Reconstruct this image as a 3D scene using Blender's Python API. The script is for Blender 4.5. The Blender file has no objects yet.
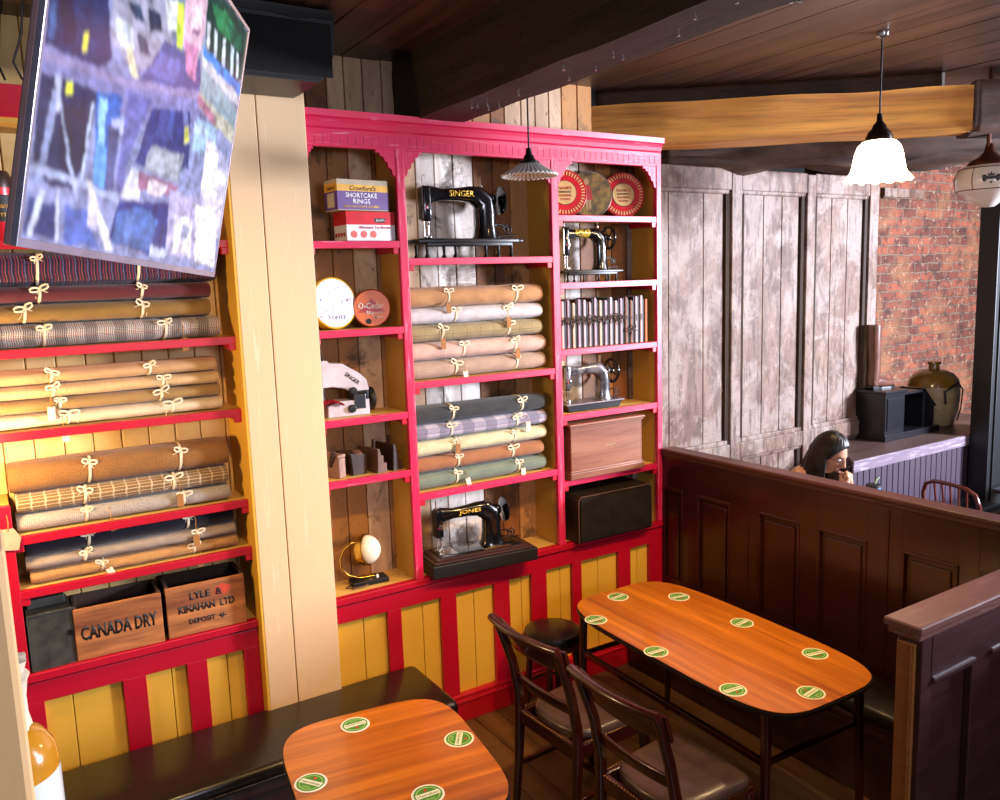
import bpy, bmesh, math, random
from math import sin, cos, pi, radians
from mathutils import Vector, Matrix, noise
C = bpy.context.scene.collection
SC = bpy.context.scene
# ------------------------------------------------------------------ camera
YAW, PITCH, ROLL, FPX = radians(32.1348), radians(-8.18097), radians(-1.89713), 820.64
cd = bpy.data.cameras.new('camera'); cam = bpy.data.objects.new('camera', cd); C.objects.link(cam)
fwd = Vector((sin(YAW)*cos(PITCH), cos(YAW)*cos(PITCH), sin(PITCH)))
rt = Vector((cos(YAW), -sin(YAW), 0)); up = rt.cross(fwd)
r2 = cos(ROLL)*rt + sin(ROLL)*up; u2 = -sin(ROLL)*rt + cos(ROLL)*up
mw = Matrix((r2, u2, -fwd)).transposed().to_4x4(); mw.translation = Vector((0, 0, 2.35))
cam.matrix_world = mw
cd.sensor_width = 36; cd.lens = FPX*36/1000; cd.clip_start = .02
SC.camera = cam
# ------------------------------------------------------------------ exposure, world
SC.view_settings.view_transform = 'Standard'
SC.view_settings.look = 'None'
SC.view_settings.exposure = 0.0
SC.view_settings.gamma = 1
SC.view_settings.use_curve_mapping = False
w = bpy.data.worlds.new('world'); SC.world = w; w.use_nodes = True
w.node_tree.nodes['Background'].inputs[0].default_value = (.75, .8, 1, 1)
w.node_tree.nodes['Background'].inputs[1].default_value = .06
# ------------------------------------------------------------------ lights
def area(name, loc, target, sx, sy, power, col, spread=180):
    l = bpy.data.lights.new(name, 'AREA'); l.shape = 'RECTANGLE'; l.size = sx; l.size_y = sy
    l.energy = power; l.color = col; l.spread = radians(spread)
    o = bpy.data.objects.new(name, l); C.objects.link(o); o.location = loc
    o.rotation_euler = (Vector(target)-Vector(loc)).to_track_quat('-Z', 'Y').to_euler()
    return o
def point(name, loc, power, col, r=.04):
    l = bpy.data.lights.new(name, 'POINT'); l.energy = power; l.color = col; l.shadow_soft_size = r
    o = bpy.data.objects.new(name, l); C.objects.link(o); o.location = loc; return o
def spot(name, loc, target, power, col, size, blend=.5, r=.04):
    l = bpy.data.lights.new(name, 'SPOT'); l.energy = power; l.color = col; l.spot_size = radians(size)
    l.spot_blend = blend; l.shadow_soft_size = r
    o = bpy.data.objects.new(name, l); C.objects.link(o); o.location = loc
    o.rotation_euler = (Vector(target)-Vector(loc)).to_track_quat('-Z', 'Y').to_euler()
    return o
DAY = (.80, .84, 1.0); WARM = (1.0, .60, .24)
area('window_daylight', (8.0, -.25, 2.5), (3.2, 3.6, 1.9), .9, .95, 1300, DAY)
area('front_fill', (1.6, -2.2, 2.7), (2.2, 3.68, 2.0), 1.6, .7, 85, DAY)  # unseen soft fill behind the camera, added to lift the shelf fronts
spot('ceiling_spotlight_wall', (3.0, 1.5, 3.35), (2.2, 3.7, .35), 250, WARM, 72, .8)
spot('ceiling_spotlight_table', (2.3, 1.3, 3.35), (2.4, 2.5, .7), 180, WARM, 62, .6)
spot('ceiling_spotlight_left', (.9, 1.6, 3.35), (.5, 3.7, .8), 120, WARM, 80, .7)
point('wall_lamp_left', (-.16, 3.38, 1.80), 46, (1, .66, .3), .06)
point('pendant_bulb', (3.73, 2.45, 2.80), 34, (1, .72, .42), .04)
# ------------------------------------------------------------------ materials
def lin(h):
    if isinstance(h, str):
        v = [int(h[i:i+2], 16)/255 for i in (0, 2, 4)]
        return tuple((c/12.92 if c <= .04045 else ((c+.055)/1.055)**2.4) for c in v)
    return tuple(h)
class NT:
    def __init__(s, name):
        m = bpy.data.materials.new(name); m.use_nodes = True; s.m = m; s.t = m.node_tree
        s.b = s.t.nodes['Principled BSDF']; s.co = None
    def n(s, ty, **k):
        o = s.t.nodes.new('ShaderNode'+ty)
        for a, v in k.items(): setattr(o, a, v)
        return o
    def l(s, a, b): s.t.links.new(a, b)
    def coord(s, scale=(1, 1, 1), kind='Object', rot=(0, 0, 0)):
        tc = s.n('TexCoord'); mp = s.n('Mapping'); s.l(tc.outputs[kind], mp.inputs[0])
        mp.inputs['Scale'].default_value = scale; mp.inputs['Rotation'].default_value = rot
        return mp.outputs[0]
    def noise(s, v, scale, detail=4, rough=.55, dist=0):
        o = s.n('TexNoise'); s.l(v, o.inputs['Vector']); o.inputs['Scale'].default_value = scale
        o.inputs['Detail'].default_value = detail; o.inputs['Roughness'].default_value = rough
        o.inputs['Distortion'].default_value = dist
        return o.outputs['Fac']
    def ramp(s, f, a, b, lo=0., hi=1.):
        o = s.n('MapRange'); s.l(f, o.inputs[0]); o.inputs[1].default_value = a; o.inputs[2].default_value = b
        o.inputs[3].default_value = lo; o.inputs[4].default_value = hi
        return o.outputs[0]
    def mix(s, f, a, b, mode='MIX'):
        o = s.n('Mix', data_type='RGBA', blend_type=mode)
        if hasattr(f, 'links'): s.l(f, o.inputs[0])
        else: o.inputs[0].default_value = f
        for i, x in ((6, a), (7, b)):
            if hasattr(x, 'links'): s.l(x, o.inputs[i])
            else: o.inputs[i].default_value = (*lin(x), 1)
        return o.outputs[2]
    def math(s, op, a, b=0.):
        o = s.n('Math', operation=op)
        for i, x in ((0, a), (1, b)):
            if hasattr(x, 'links'): s.l(x, o.inputs[i])
            else: o.inputs[i].default_value = x
        return o.outputs[0]
    def col(s, c):
        if hasattr(c, 'links'): s.l(c, s.b.inputs['Base Color'])
        else: s.b.inputs['Base Color'].default_value = (*lin(c), 1)
    def set(s, rough=.5, metal=0, coat=0, spec=None):
        s.b.inputs['Roughness'].default_value = rough; s.b.inputs['Metallic'].default_value = metal
        s.b.inputs['Coat Weight'].default_value = coat; s.b.inputs['Coat Roughness'].default_value = .12
        if spec is not None: s.b.inputs['Specular IOR Level'].default_value = spec
    def bump(s, h, st=.3, d=.002):
        o = s.n('Bump'); o.inputs['Strength'].default_value = st; o.inputs['Distance'].default_value = d
        s.l(h, o.inputs['Height']); s.l(o.outputs[0], s.b.inputs['Normal'])
def plain(name, c, rough=.5, metal=0, coat=0, var=.12, bump=0, spec=None, nscale=18):
    k = NT(name); v = k.coord(); f = k.noise(v, nscale)
    cl = lin(c); dk = tuple(x*(1-var*1.6) for x in cl)
    k.col(k.mix(k.ramp(f, .35, .65), dk, cl)); k.set(rough, metal, coat, spec)
    if bump: k.bump(k.noise(v, 120, 3), .4, bump)
    return k.m
def emis(name, c, st):
    k = NT(name); k.col(c); k.b.inputs['Emission Color'].default_value = (*lin(c), 1); k.b.inputs['Emission Strength'].default_value = st
    return k.m
def wood(name, c1, c2, ax='X', sc=14, rough=.4, coat=0, stretch=.08, dark=None, bump=.0006):
    k = NT(name); s = [1, 1, 1]; s['XYZ'.index(ax)] = stretch
    v = k.coord(tuple(s)); f = k.noise(v, sc, 6, .6, .6); g = k.noise(v, sc*7, 3)
    c = k.mix(k.ramp(f, .3, .7), c1, c2); c = k.mix(k.ramp(g, .5, .75, 0, .35), c, dark or tuple(x*.45 for x in lin(c1)))
    k.col(c); k.set(rough, 0, coat); k.bump(g, .4, bump); return k.m
def worn(name, base, wear, amt=.55, ax='Z', rough=.45, sc=9):
    k = NT(name); v = k.coord(); s = [6, 6, 6]; s['XYZ'.index(ax)] = .5
    v2 = k.coord(tuple(s)); f = k.noise(v2, sc, 5, .7); g = k.noise(v, 5, 5, .6)
    c = k.mix(k.math('MULTIPLY', k.ramp(f, amt, amt+.15), k.ramp(g, .35, .65, .2, 1)), base, wear)
    h = k.noise(v, 90, 2, .5); c = k.mix(k.ramp(h, .72, .8), c, tuple(x*.4 for x in lin(base)))
    k.col(c); k.set(rough); k.bump(f, .25, .001); return k.m
def cloth(name, base, stripes=(), weave=260, var=.15, rough=.9):
    """stripes: (axis 0 along the roll / 1 round it, period m, width fraction, colour, strength, offset)"""
    k = NT(name); tc = k.n('TexCoord'); sp = k.n('SeparateXYZ'); k.l(tc.outputs['UV'], sp.inputs[0])
    v = tc.outputs['UV']; f = k.noise(v, 14, 4); cl = lin(base)
    c = k.mix(k.ramp(f, .3, .7), tuple(x*(1-var) for x in cl), tuple(min(1, x*(1+var*.6)) for x in cl))
    for (a, per, wd, col, st, off) in stripes:
        t = k.math('FRACT', k.math('ADD', k.math('DIVIDE', sp.outputs[a], per), off))
        m = k.math('MULTIPLY', k.math('LESS_THAN', t, wd), st); c = k.mix(m, c, col)
    w1 = k.math('SINE', k.math('MULTIPLY', sp.outputs[0], weave*6.28)); w2 = k.math('SINE', k.math('MULTIPLY', sp.outputs[1], weave*6.28))
    g = k.noise(v, weave*.8, 2, .5); c = k.mix(k.ramp(g, .45, .75, 0, .55), c, tuple(x*.35 for x in cl))
    k.col(c); k.set(rough, spec=.2); k.bump(k.math('ADD', k.math('MULTIPLY', w1, w2), k.math('MULTIPLY', g, 2)), .35, .0008)
    k.b.inputs['Sheen Weight'].default_value = .15
    return k.m
M = {}
M['red'] = worn('crimson_paint_daylit', 'c81c48', 'e89ab0', .55, 'Z', .38)  # daylight pink put into the base colour; pale streaks are wear plus glare
M['redh'] = worn('crimson_paint_boards_daylit', 'c81c48', 'e89ab0', .58, 'X', .38)  # same daylit pink, streaks along the boards
M['red_shade'] = worn('crimson_paint_shaded', 'b00424', 'd04468', .68, 'X', .4)  # same crimson kept deeper where daylight is cut off, shade put in colour
M['yellow'] = worn('mustard_paint', 'c99a3e', '8f6a28', .66, 'Z', .5)
M['yelpan'] = worn('golden_panel_paint', 'dca838', 'a87a24', .68, 'Z', .5)
M['cream'] = worn('cream_paint', 'dfbc90', 'eedcc0', .6, 'Z', .55, 6)
M['shelftop'] = worn('ochre_shelf_paint', 'd0aa60', 'a98544', .64, 'X', .5)
M['dwood'] = wood('dark_varnished_wood', '2a0d0a', '3a120c', 'Z', 10, .28, .3)
M['dwoody'] = wood('mahogany_stain_wood', '280a09', '3a100d', 'Y', 10, .3, .3)
M['dwoodx'] = wood('worn_mahogany_wood', '2a1415', '402426', 'X', 10, .32, .4)
M['railworn'] = worn('scuffed_rail_wood', '5e3a34', '9a7a72', .55, 'X', .35)
M['raily'] = worn('scuffed_long_rail_wood', '4a241c', '8a5c4c', .6, 'Y', .4)
M['chair'] = wood('dark_cherry_chair_wood', '240a08', '3c120d', 'Z', 12, .22, .5)
M['leather'] = plain('brown_leather', '4a3834', .3, 0, .15, .2, .0006)
M['bleather'] = plain('black_leather', '14100f', .33, 0, .2, .2, .0006)
M['top'] = wood('orange_teak_laminate', '8e440c', 'd8851c', 'Y', 18, .3, .35, .035, '5a2408', .0001)
M['top2'] = wood('orange_teak_laminate_front', '803a0c', 'd07a1c', 'X', 18, .3, .35, .035, '4e1e08', .0001)
M['edge'] = plain('black_table_edge', '140c0a', .4)
M['black'] = plain('black_japanned_enamel', '0b0b0d', .16, 0, .8, .1)
M['iron'] = plain('black_cast_iron', '121214', .35, .3)
M['chrome'] = plain('polished_steel', 'c8c8cc', .18, 1, 0, .05)
M['brass'] = plain('aged_brass', 'c09a44', .25, 1)
M['dbrass'] = plain('tarnished_brass_nails', '6a5030', .35, .8)
M['gold'] = plain('gold_decal', 'e0b040', .35, .4)
M['white'] = plain('white_enamel', 'e8e6e4', .35, 0, .2, .05)
M['text_black'] = plain('black_ink', '120e0c', .6)
M['text_white'] = plain('white_ink', 'f2f0ea', .6, var=.02)
M['ribbon'] = plain('cream_cotton_tape', 'e8d8b8', .85)
M['twine'] = plain('brown_twine', 'b07c3c', .9)
M['kraft'] = plain('brown_paper_tag', 'a06a34', .8)
M['tagw'] = plain('cream_paper_tag', 'e9dcc0', .8)
M['plastic'] = plain('black_plastic', '08080a', .45)
M['beam'] = wood('blackened_oak', '1a120e', '38281e', 'Y', 14, .6, 0, .06, '060403', .004)
M['ceil'] = wood('dark_ceiling_board', '1c0f0b', '5e3e30', 'Y', 15, .4, .1, .05, '0c0605', .003)
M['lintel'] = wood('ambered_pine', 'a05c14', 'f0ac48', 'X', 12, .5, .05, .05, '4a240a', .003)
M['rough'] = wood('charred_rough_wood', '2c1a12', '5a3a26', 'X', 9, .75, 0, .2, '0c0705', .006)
M['floor'] = wood('worn_floor_board', '3c2818', '6a4a2c', 'Y', 6, .4, .15, .08, '1a100a', .0008)
def planks_mat():
    k = NT('distressed_whitewashed_planks'); at = k.n('VertexColor', layer_name='tone')
    v = k.coord((1, 1, .25)); v2 = k.coord()
    f = k.noise(v, 9, 8, .65, .4); g = k.noise(v2, 3.2, 6, .7, .8); h = k.noise(k.coord((1, 1, .5)), 40, 4, .6)
    c = k.mix(k.ramp(f, .42, .62, 0, .5), at.outputs[0], (.22, .12, .06))
    c = k.mix(k.ramp(g, .53, .63, 0, .85), c, (.07, .04, .022))
    c = k.mix(k.ramp(h, .62, .7, 0, .7), c, (.04, .025, .018)); k.col(c); k.set(.6, spec=.3); k.bump(h, .4, .0015); return k.m
M['planks'] = planks_mat()
def cream_planks():
    k = NT('cream_tongue_and_groove'); v = k.coord((1, 1, .3)); f = k.noise(v, 30, 6, .7); g = k.noise(k.coord(), 4, 5, .6)
    c = k.mix(k.ramp(g, .4, .65), 'e0bd80', 'c99f5c'); c = k.mix(k.ramp(f, .64, .72, 0, .8), c, '5c3c1c'); k.col(c); k.set(.5); k.bump(f, .3, .001); return k.m
M['cplanks'] = cream_planks()
def greywash():
    k = NT('limewashed_old_panelling'); v = k.coord((1, 1, .3)); v2 = k.coord()
    f = k.noise(v, 7, 9, .72, .5); g = k.noise(v2, 2.2, 7, .7, .6); h = k.noise(v2, 46, 3, .6); q = k.noise(k.coord((1, 1, .15)), 26, 6, .7)
    c = k.mix(k.ramp(f, .38, .60), '4a3026', '7a6052'); c = k.mix(k.ramp(g, .47, .56, 0, .7), c, '8e7e76')
    c = k.mix(k.ramp(q, .52, .62, 0, .7), c, '3c261c'); c = k.mix(k.ramp(k.noise(v2, 9, 7, .75, 1.2), .56, .66, 0, .35), c, 'a89c96'); c = k.mix(k.ramp(h, .66, .71, 0, .85), c, '1e120e')
    k.col(c); k.set(.6, spec=.3); k.bump(f, .4, .002); return k.m
M['grey'] = greywash()
def brick():
    k = NT('old_red_brick'); tc = k.n('TexCoord'); mp = k.n('Mapping'); k.l(tc.outputs['Object'], mp.inputs[0]); mp.inputs['Rotation'].default_value = (pi/2, 0, 0)
    ns = k.n('TexNoise'); k.l(mp.outputs[0], ns.inputs['Vector']); ns.inputs['Scale'].default_value = 9
    sb = k.mix(.045, mp.outputs[0], ns.outputs['Color'])
    b = k.n('TexBrick'); k.l(sb, b.inputs['Vector']); b.inputs['Scale'].default_value = 1
    b.inputs['Brick Width'].default_value = .2; b.inputs['Row Height'].default_value = .078; b.inputs['Mortar Size'].default_value = .009
    b.inputs['Mortar Smooth'].default_value = .3
    b.inputs['Color1'].default_value = (*lin('84452c'), 1); b.inputs['Color2'].default_value = (*lin('4e241a'), 1); b.inputs['Mortar'].default_value = (*lin('6a5444'), 1)
    v = k.coord(); f = k.noise(v, 14, 6, .7); g = k.noise(v, 3, 4)
    c = k.mix(k.ramp(f, .48, .62, 0, .75), b.outputs[0], '2e1a14'); c = k.mix(k.ramp(g, .5, .66, 0, .6), c, '8a5e3c'); c = k.mix(k.ramp(k.noise(v, 24, 5, .7), .6, .68, 0, .6), c, 'b89a80')
    k.col(c); k.set(.85); k.bump(k.math('ADD', k.math('MULTIPLY', b.outputs['Fac'], -1), k.math('MULTIPLY', f, .6)), .9, .012); return k.m
M['brick'] = brick()
# ------------------------------------------------------------------ mesh helpers
def nb(): return bmesh.new()
def box(bm, x0, x1, y0, y1, z0, z1, bev=0, mat=None):
    t = bmesh.new(); bmesh.ops.create_cube(t, size=1)
    for v in t.verts: v.co = Vector(((x0+x1)/2+v.co.x*(x1-x0), (y0+y1)/2+v.co.y*(y1-y0), (z0+z1)/2+v.co.z*(z1-z0)))
    if bev: bmesh.ops.bevel(t, geom=list(t.edges), offset=min(bev, .45*min(abs(x1-x0), abs(y1-y0), abs(z1-z0))), segments=2, affect='EDGES', profile=.5)
    join(bm, t, mat); return bm
def join(bm, t, mat=None):
    if mat is not None:
        for v in t.verts: v.co = mat @ v.co
    me = bpy.data.meshes.new('tmp'); t.to_mesh(me); t.free(); bm.from_mesh(me); bpy.data.meshes.remove(me)
def lathe(bm, prof, seg=32, mat=None, caps=False, wave=None):
    t = bmesh.new(); rings = []
    for j, (r, z) in enumerate(prof):
        if r < 1e-6: rings.append([t.verts.new((0, 0, z))]); continue
        ring = []
        for i in range(seg):
            a = 2*pi*i/seg; rr = r; zz = z
            if wave: rr, zz = wave(j, a, r, z)
            ring.append(t.verts.new((rr*cos(a), rr*sin(a), zz)))
        rings.append(ring)
    for A, B in zip(rings, rings[1:]):
        for i in range(seg):
            j = (i+1) % seg
            if len(A) == 1 and len(B) == 1: continue
            if len(A) == 1: t.faces.new((A[0], B[j], B[i]))
            elif len(B) == 1: t.faces.new((A[i], A[j], B[0]))
            else: t.faces.new((A[i], A[j], B[j], B[i]))
    if caps:
        for R_ in (rings[0], rings[-1]):
            if len(R_) > 2: t.faces.new(R_)
    bmesh.ops.recalc_face_normals(t, faces=t.faces)
    join(bm, t, mat); return bm
def loft(bm, secs, seg=16, n=2.0, mat=None, cap=True, upv=None, closed=False):
    """secs: (center, a, b): an ellipse/superellipse section, a in the plane of the path, b across"""
    t = bmesh.new(); P = [Vector(s[0]) for s in secs]; rings = []; ref = Vector(upv) if upv else Vector((0, 1, 0))
    N_ = len(P)
    for i in range(N_):
        if closed: d = P[(i+1) % N_]-P[i-1]
        else: d = (P[min(i+1, N_-1)]-P[max(i-1, 0)])
        d.normalize()
        b = ref - d*ref.dot(d)
        if b.length < 1e-4: b = Vector((1, 0, 0)) - d*d.x
        b.normalize(); a = b.cross(d)
        ring = []
        for k in range(seg):
            th = 2*pi*k/seg; c, s = cos(th), sin(th)
            cx = math.copysign(abs(c)**(2/n), c); sy = math.copysign(abs(s)**(2/n), s)
            ring.append(t.verts.new(P[i]+a*cx*secs[i][1]+b*sy*secs[i][2]))
        rings.append(ring)
    pairs = list(zip(rings, rings[1:])) + ([(rings[-1], rings[0])] if closed else [])
    for A, B in pairs:
        for k in range(seg): t.faces.new((A[k], A[(k+1) % seg], B[(k+1) % seg], B[k]))
    if cap and not closed: t.faces.new(rings[0]); t.faces.new(rings[-1])
    bmesh.ops.recalc_face_normals(t, faces=t.faces); join(bm, t, mat); return bm
def tube(bm, pts, r, seg=8, mat=None, closed=False, upv=None):
    rr = r if isinstance(r, (list, tuple)) else [r]*len(pts)
    return loft(bm, [(p, q, q) for p, q in zip(pts, rr)], seg, 2, mat, True, upv or (.01, .99, .12), closed)
def prism(bm, pts, h0, h1, mat=None, bev=0):
    """outline in xy, extruded from z=h0 to h1"""
    t = bmesh.new(); a = [t.verts.new((x, y, h0)) for x, y in pts]; b = [t.verts.new((x, y, h1)) for x, y in pts]
    n = len(pts); t.faces.new(a); t.faces.new(b)
    for i in range(n): t.faces.new((a[i], a[(i+1) % n], b[(i+1) % n], b[i]))
    bmesh.ops.recalc_face_normals(t, faces=t.faces)
    if bev:
        es = [e for e in t.edges if abs(e.verts[0].co.z-e.verts[1].co.z) < 1e-6]
        bmesh.ops.bevel(t, geom=es, offset=bev, segments=2, affect='EDGES')
    join(bm, t, mat); return bm
XZ = Matrix(((1, 0, 0, 0), (0, 0, -1, 0), (0, 1, 0, 0), (0, 0, 0, 1)))     # prism xy -> xz plane, extrusion z -> -y (towards the room)
YZ = Matrix(((0, 0, 1, 0), (1, 0, 0, 0), (0, 1, 0, 0), (0, 0, 0, 1)))      # prism xy -> yz plane, extrusion along +x
AX = Matrix(((0, 0, 1, 0), (0, 1, 0, 0), (-1, 0, 0, 0), (0, 0, 0, 1)))     # z axis -> x axis
AY = Matrix(((1, 0, 0, 0), (0, 0, -1, 0), (0, 1, 0, 0), (0, 0, 0, 1)))     # z axis -> -y
def T(x, y, z): return Matrix.Translation((x, y, z))
def RZ(a): return Matrix.Rotation(radians(a), 4, 'Z')
def RX(a): return Matrix.Rotation(radians(a), 4, 'X')
def RY(a): return Matrix.Rotation(radians(a), 4, 'Y')
def obj(name, bm, m, parent=None, smooth=None, label=None, bev=0):
    me = bpy.data.meshes.new(name); bm.to_mesh(me); bm.free()
    o = bpy.data.objects.new(name, me); C.objects.link(o)
    me.materials.append(M[m] if isinstance(m, str) else m)
    if smooth is not None:
        me.polygons.foreach_set('use_smooth', [True]*len(me.polygons))
        if smooth < 180:
            import numpy as np
            b2 = bmesh.new(); b2.from_mesh(me)
            for e in b2.edges:
                e.smooth = not (len(e.link_faces) == 2 and e.calc_face_angle(0) > radians(smooth))
            b2.to_mesh(me); b2.free()
    if parent: o.parent = parent
    if label: o['label'] = label
    if bev:
        md = o.modifiers.new('bevel', 'BEVEL'); md.width = bev; md.segments = 2; md.limit_method = 'ANGLE'
    return o
def tag(o, label, cat=None, group=None, kind=None):
    o['label'] = label
    if cat: o['category'] = cat
    if group: o['group'] = group
    if kind: o['kind'] = kind
    return o
def thing(name, label, cat, loc=(0, 0, 0), rz=0, group=None, rx=0):
    o = bpy.data.objects.new(name, None); C.objects.link(o); o.location = loc; o.rotation_euler = (radians(rx), 0, radians(rz))
    o.empty_display_size = .1
    return tag(o, label, cat, group)
def struct(name, bm, m, label, smooth=None):
    o = obj(name, bm, m, None, smooth); o['kind'] = 'structure'; o['label'] = label; return o
def text(name, s, m, parent, mat, width, height=None, shear=0, ext=.0006, label=None, curve=None, bold=.008):
    cu = bpy.data.curves.new('t', 'FONT'); cu.body = s; cu.align_x = 'CENTER'; cu.align_y = 'CENTER'; cu.shear = shear; cu.offset = bold
    cu.resolution_u = 2
    t = bpy.data.objects.new('t', cu); C.objects.link(t); bpy.context.view_layer.update()
    me = bpy.data.meshes.new_from_object(t.evaluated_get(bpy.context.evaluated_depsgraph_get()))
    bpy.data.objects.remove(t); bpy.data.curves.remove(cu)
    bm = bmesh.new(); bm.from_mesh(me); bpy.data.meshes.remove(me)
    xs = [v.co.x for v in bm.verts]; ys = [v.co.y for v in bm.verts]
    cx, cy = (min(xs)+max(xs))/2, (min(ys)+max(ys))/2; k = width/(max(xs)-min(xs)); ky = height/(max(ys)-min(ys)) if height else k
    for v in bm.verts:
        v.co = Vector(((v.co.x-cx)*k, (v.co.y-cy)*ky, 0))
        if curve: v.co.y += curve*(v.co.x**2)
    r = bmesh.ops.extrude_face_region(bm, geom=list(bm.faces)); 
    for e in r['geom']:
        if isinstance(e, bmesh.types.BMVert): e.co.z += ext
    bmesh.ops.recalc_face_normals(bm, faces=bm.faces)
    for v in bm.verts: v.co = mat @ v.co
    return obj(name, bm, m, parent, label=label)
def copy_tree(o, parent=None):
    c = o.copy(); C.objects.link(c); c.parent = parent
    for ch in o.children: copy_tree(ch, c)
    return c
# ================================================================== THE SETTING
rnd = random.Random(4)
D = 3.681; BK = 3.90
def plank_wall(name, segs, z0, z1, y, m, label, tones=None, thick=.03, gap=.004):
    bm = nb(); lay = bm.loops.layers.color.new('tone')
    for (a, b, t) in segs:
        t2 = bmesh.new(); bmesh.ops.create_cube(t2, size=1)
        for v in t2.verts: v.co = Vector(((a+b)/2+v.co.x*(b-a-gap), y+thick/2+v.co.y*thick, (z0+z1)/2+v.co.z*(z1-z0)))
        bmesh.ops.bevel(t2, geom=[e for e in t2.edges if abs(e.verts[0].co.z-e.verts[1].co.z) > .1], offset=.004, segments=1, affect='EDGES')
        l2 = t2.loops.layers.color.new('tone')
        for f in t2.faces:
            for l in f.loops: l[l2] = (*t, 1)
        join(bm, t2)
    box(bm, segs[0][0], segs[-1][1], y+.012, y+thick+.01, z0, z1)
    lay = bm.loops.layers.color['tone']
    for f in list(bm.faces)[-6:]:
        for l in f.loops: l[lay] = (.02, .014, .01, 1)
    return struct(name, bm, m, label)
PALE, TAN, BRN, WHT, DRK = (.76, .63, .50), (.66, .46, .26), (.52, .31, .14), (.86, .83, .80), (.2, .11, .055)
segs = []; x = 1.28
seq = [PALE, TAN, TAN, PALE, TAN, PALE, WHT, WHT, WHT, BRN, BRN, TAN, TAN, PALE, WHT, BRN, TAN, BRN, TAN, BRN]  # board tones, with each column's daylit left and shaded right put in colour
i = 0
while x < 3.47:
    wd = .118*rnd.uniform(.9, 1.08); t = seq[i % len(seq)]; k = rnd.uniform(.85, 1.1)
    segs.append((x, min(x+wd, 3.475), tuple(min(1, c*k) for c in t))); x += wd; i += 1
plank_wall('wall_back', segs, 0, 3.08, BK, 'planks', 'distressed whitewashed vertical plank wall behind the wide crimson shelves')
segs2 = []; x = 1.0; i = 0
while x < 3.14:
    wd = .105*rnd.uniform(.85, 1.1); t = [TAN, BRN, TAN, TAN, BRN, PALE, PALE, PALE, PALE, TAN][i % 10]; k = rnd.uniform(.85, 1.1)
    segs2.append((x, min(x+wd, 3.15), tuple(min(1, c*k) for c in t))); x += wd; i += 1
plank_wall('wall_upper', segs2, 3.08, 3.46, BK-.005, 'planks', 'stained plank wall above the crimson cornice, under the ceiling')
bm = nb(); x = -.75
while x < .95:
    box(bm, x, x+.108, BK, BK+.03, 0, 3.46, .004); x += .112
box(bm, -.75, 1.3, BK+.02, BK+.05, 0, 3.46)
struct('wall_left', bm, 'cplanks', 'cream tongue-and-groove boards behind the cloth shelves at the left')
bm = nb(); x = -2.
while x < 8.6:
    L0 = -1.6; 
    while L0 < 4.4:
        L1 = L0+rnd.uniform(1.6, 3.2); box(bm, x+.002, x+.138, L0, min(L1, 4.4)-.002, -.03, 0, .002); L0 = L1
    x += .14
box(bm, -2, 8.6, -1.6, 4.4, -.06, -.02)
o = struct('floor', bm, 'floor', 'worn brown floorboards')
# ceiling boards and beams
bm = nb(); x = -2.2
while x < 8.8:
    box(bm, x, x+.196, -1.6, 4.5, 3.45+.004*rnd.random(), 3.48, .003); x += .2
box(bm, -2.2, 8.8, -1.6, 4.5, 3.465, 3.5)
struct('ceiling', bm, 'ceil', 'dark stained wooden ceiling boards')
bm = nb(); t = bmesh.new(); bmesh.ops.create_cube(t, size=1)
for v in t.verts: v.co = Vector((1.995+v.co.x*.235, 1.2+v.co.y*5.38, 3.295+v.co.z*.33))
bmesh.ops.subdivide_edges(t, edges=[e for e in t.edges if abs(e.verts[0].co.y-e.verts[1].co.y) > 1], cuts=50)
bmesh.ops.subdivide_edges(t, edges=[e for e in t.edges if abs(e.verts[0].co.z-e.verts[1].co.z) > .1], cuts=4)
for v in t.verts:
    n_ = noise.noise(v.co*Vector((9, 2.2, 9)))*.012
    if abs(v.co.y) < 6: v.co.x += n_; v.co.z += abs(noise.noise(v.co*3+Vector((5, 0, 0))))*.014 if v.co.z < 3.2 else 0
join(bm, t)
for (yy, zz) in ((3.3, 3.26), (3.05, 3.3), (2.75, 3.27), (3.5, 3.22)):
    box(bm, 1.872, 1.885, yy, yy+.035, zz, zz+.03)
o = struct('ceiling_beam', bm, 'beam', 'heavy blackened oak beam crossing the ceiling above the shelves')
bm = nb()
for k in range(16):
    yy = 1.6+rnd.random()*1.9; xx = 1.9+rnd.random()*.2
    lathe(bm, [(0, 0), (.006, .001), (.006, .004), (.002, .006), (.002, .022)], 8, T(xx, yy, 3.118))
obj('nail', bm, 'chrome', o, 40, 'small bright nail heads')
def turned(name, bm, m, label, a=-38.3, smooth=35):
    mi = RZ(-a)
    for v in bm.verts: v.co = mi @ v.co
    o = struct(name, bm, m, label, 180 if m == 'rough' else 60); o.rotation_euler = (0, 0, radians(a)); return o
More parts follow.
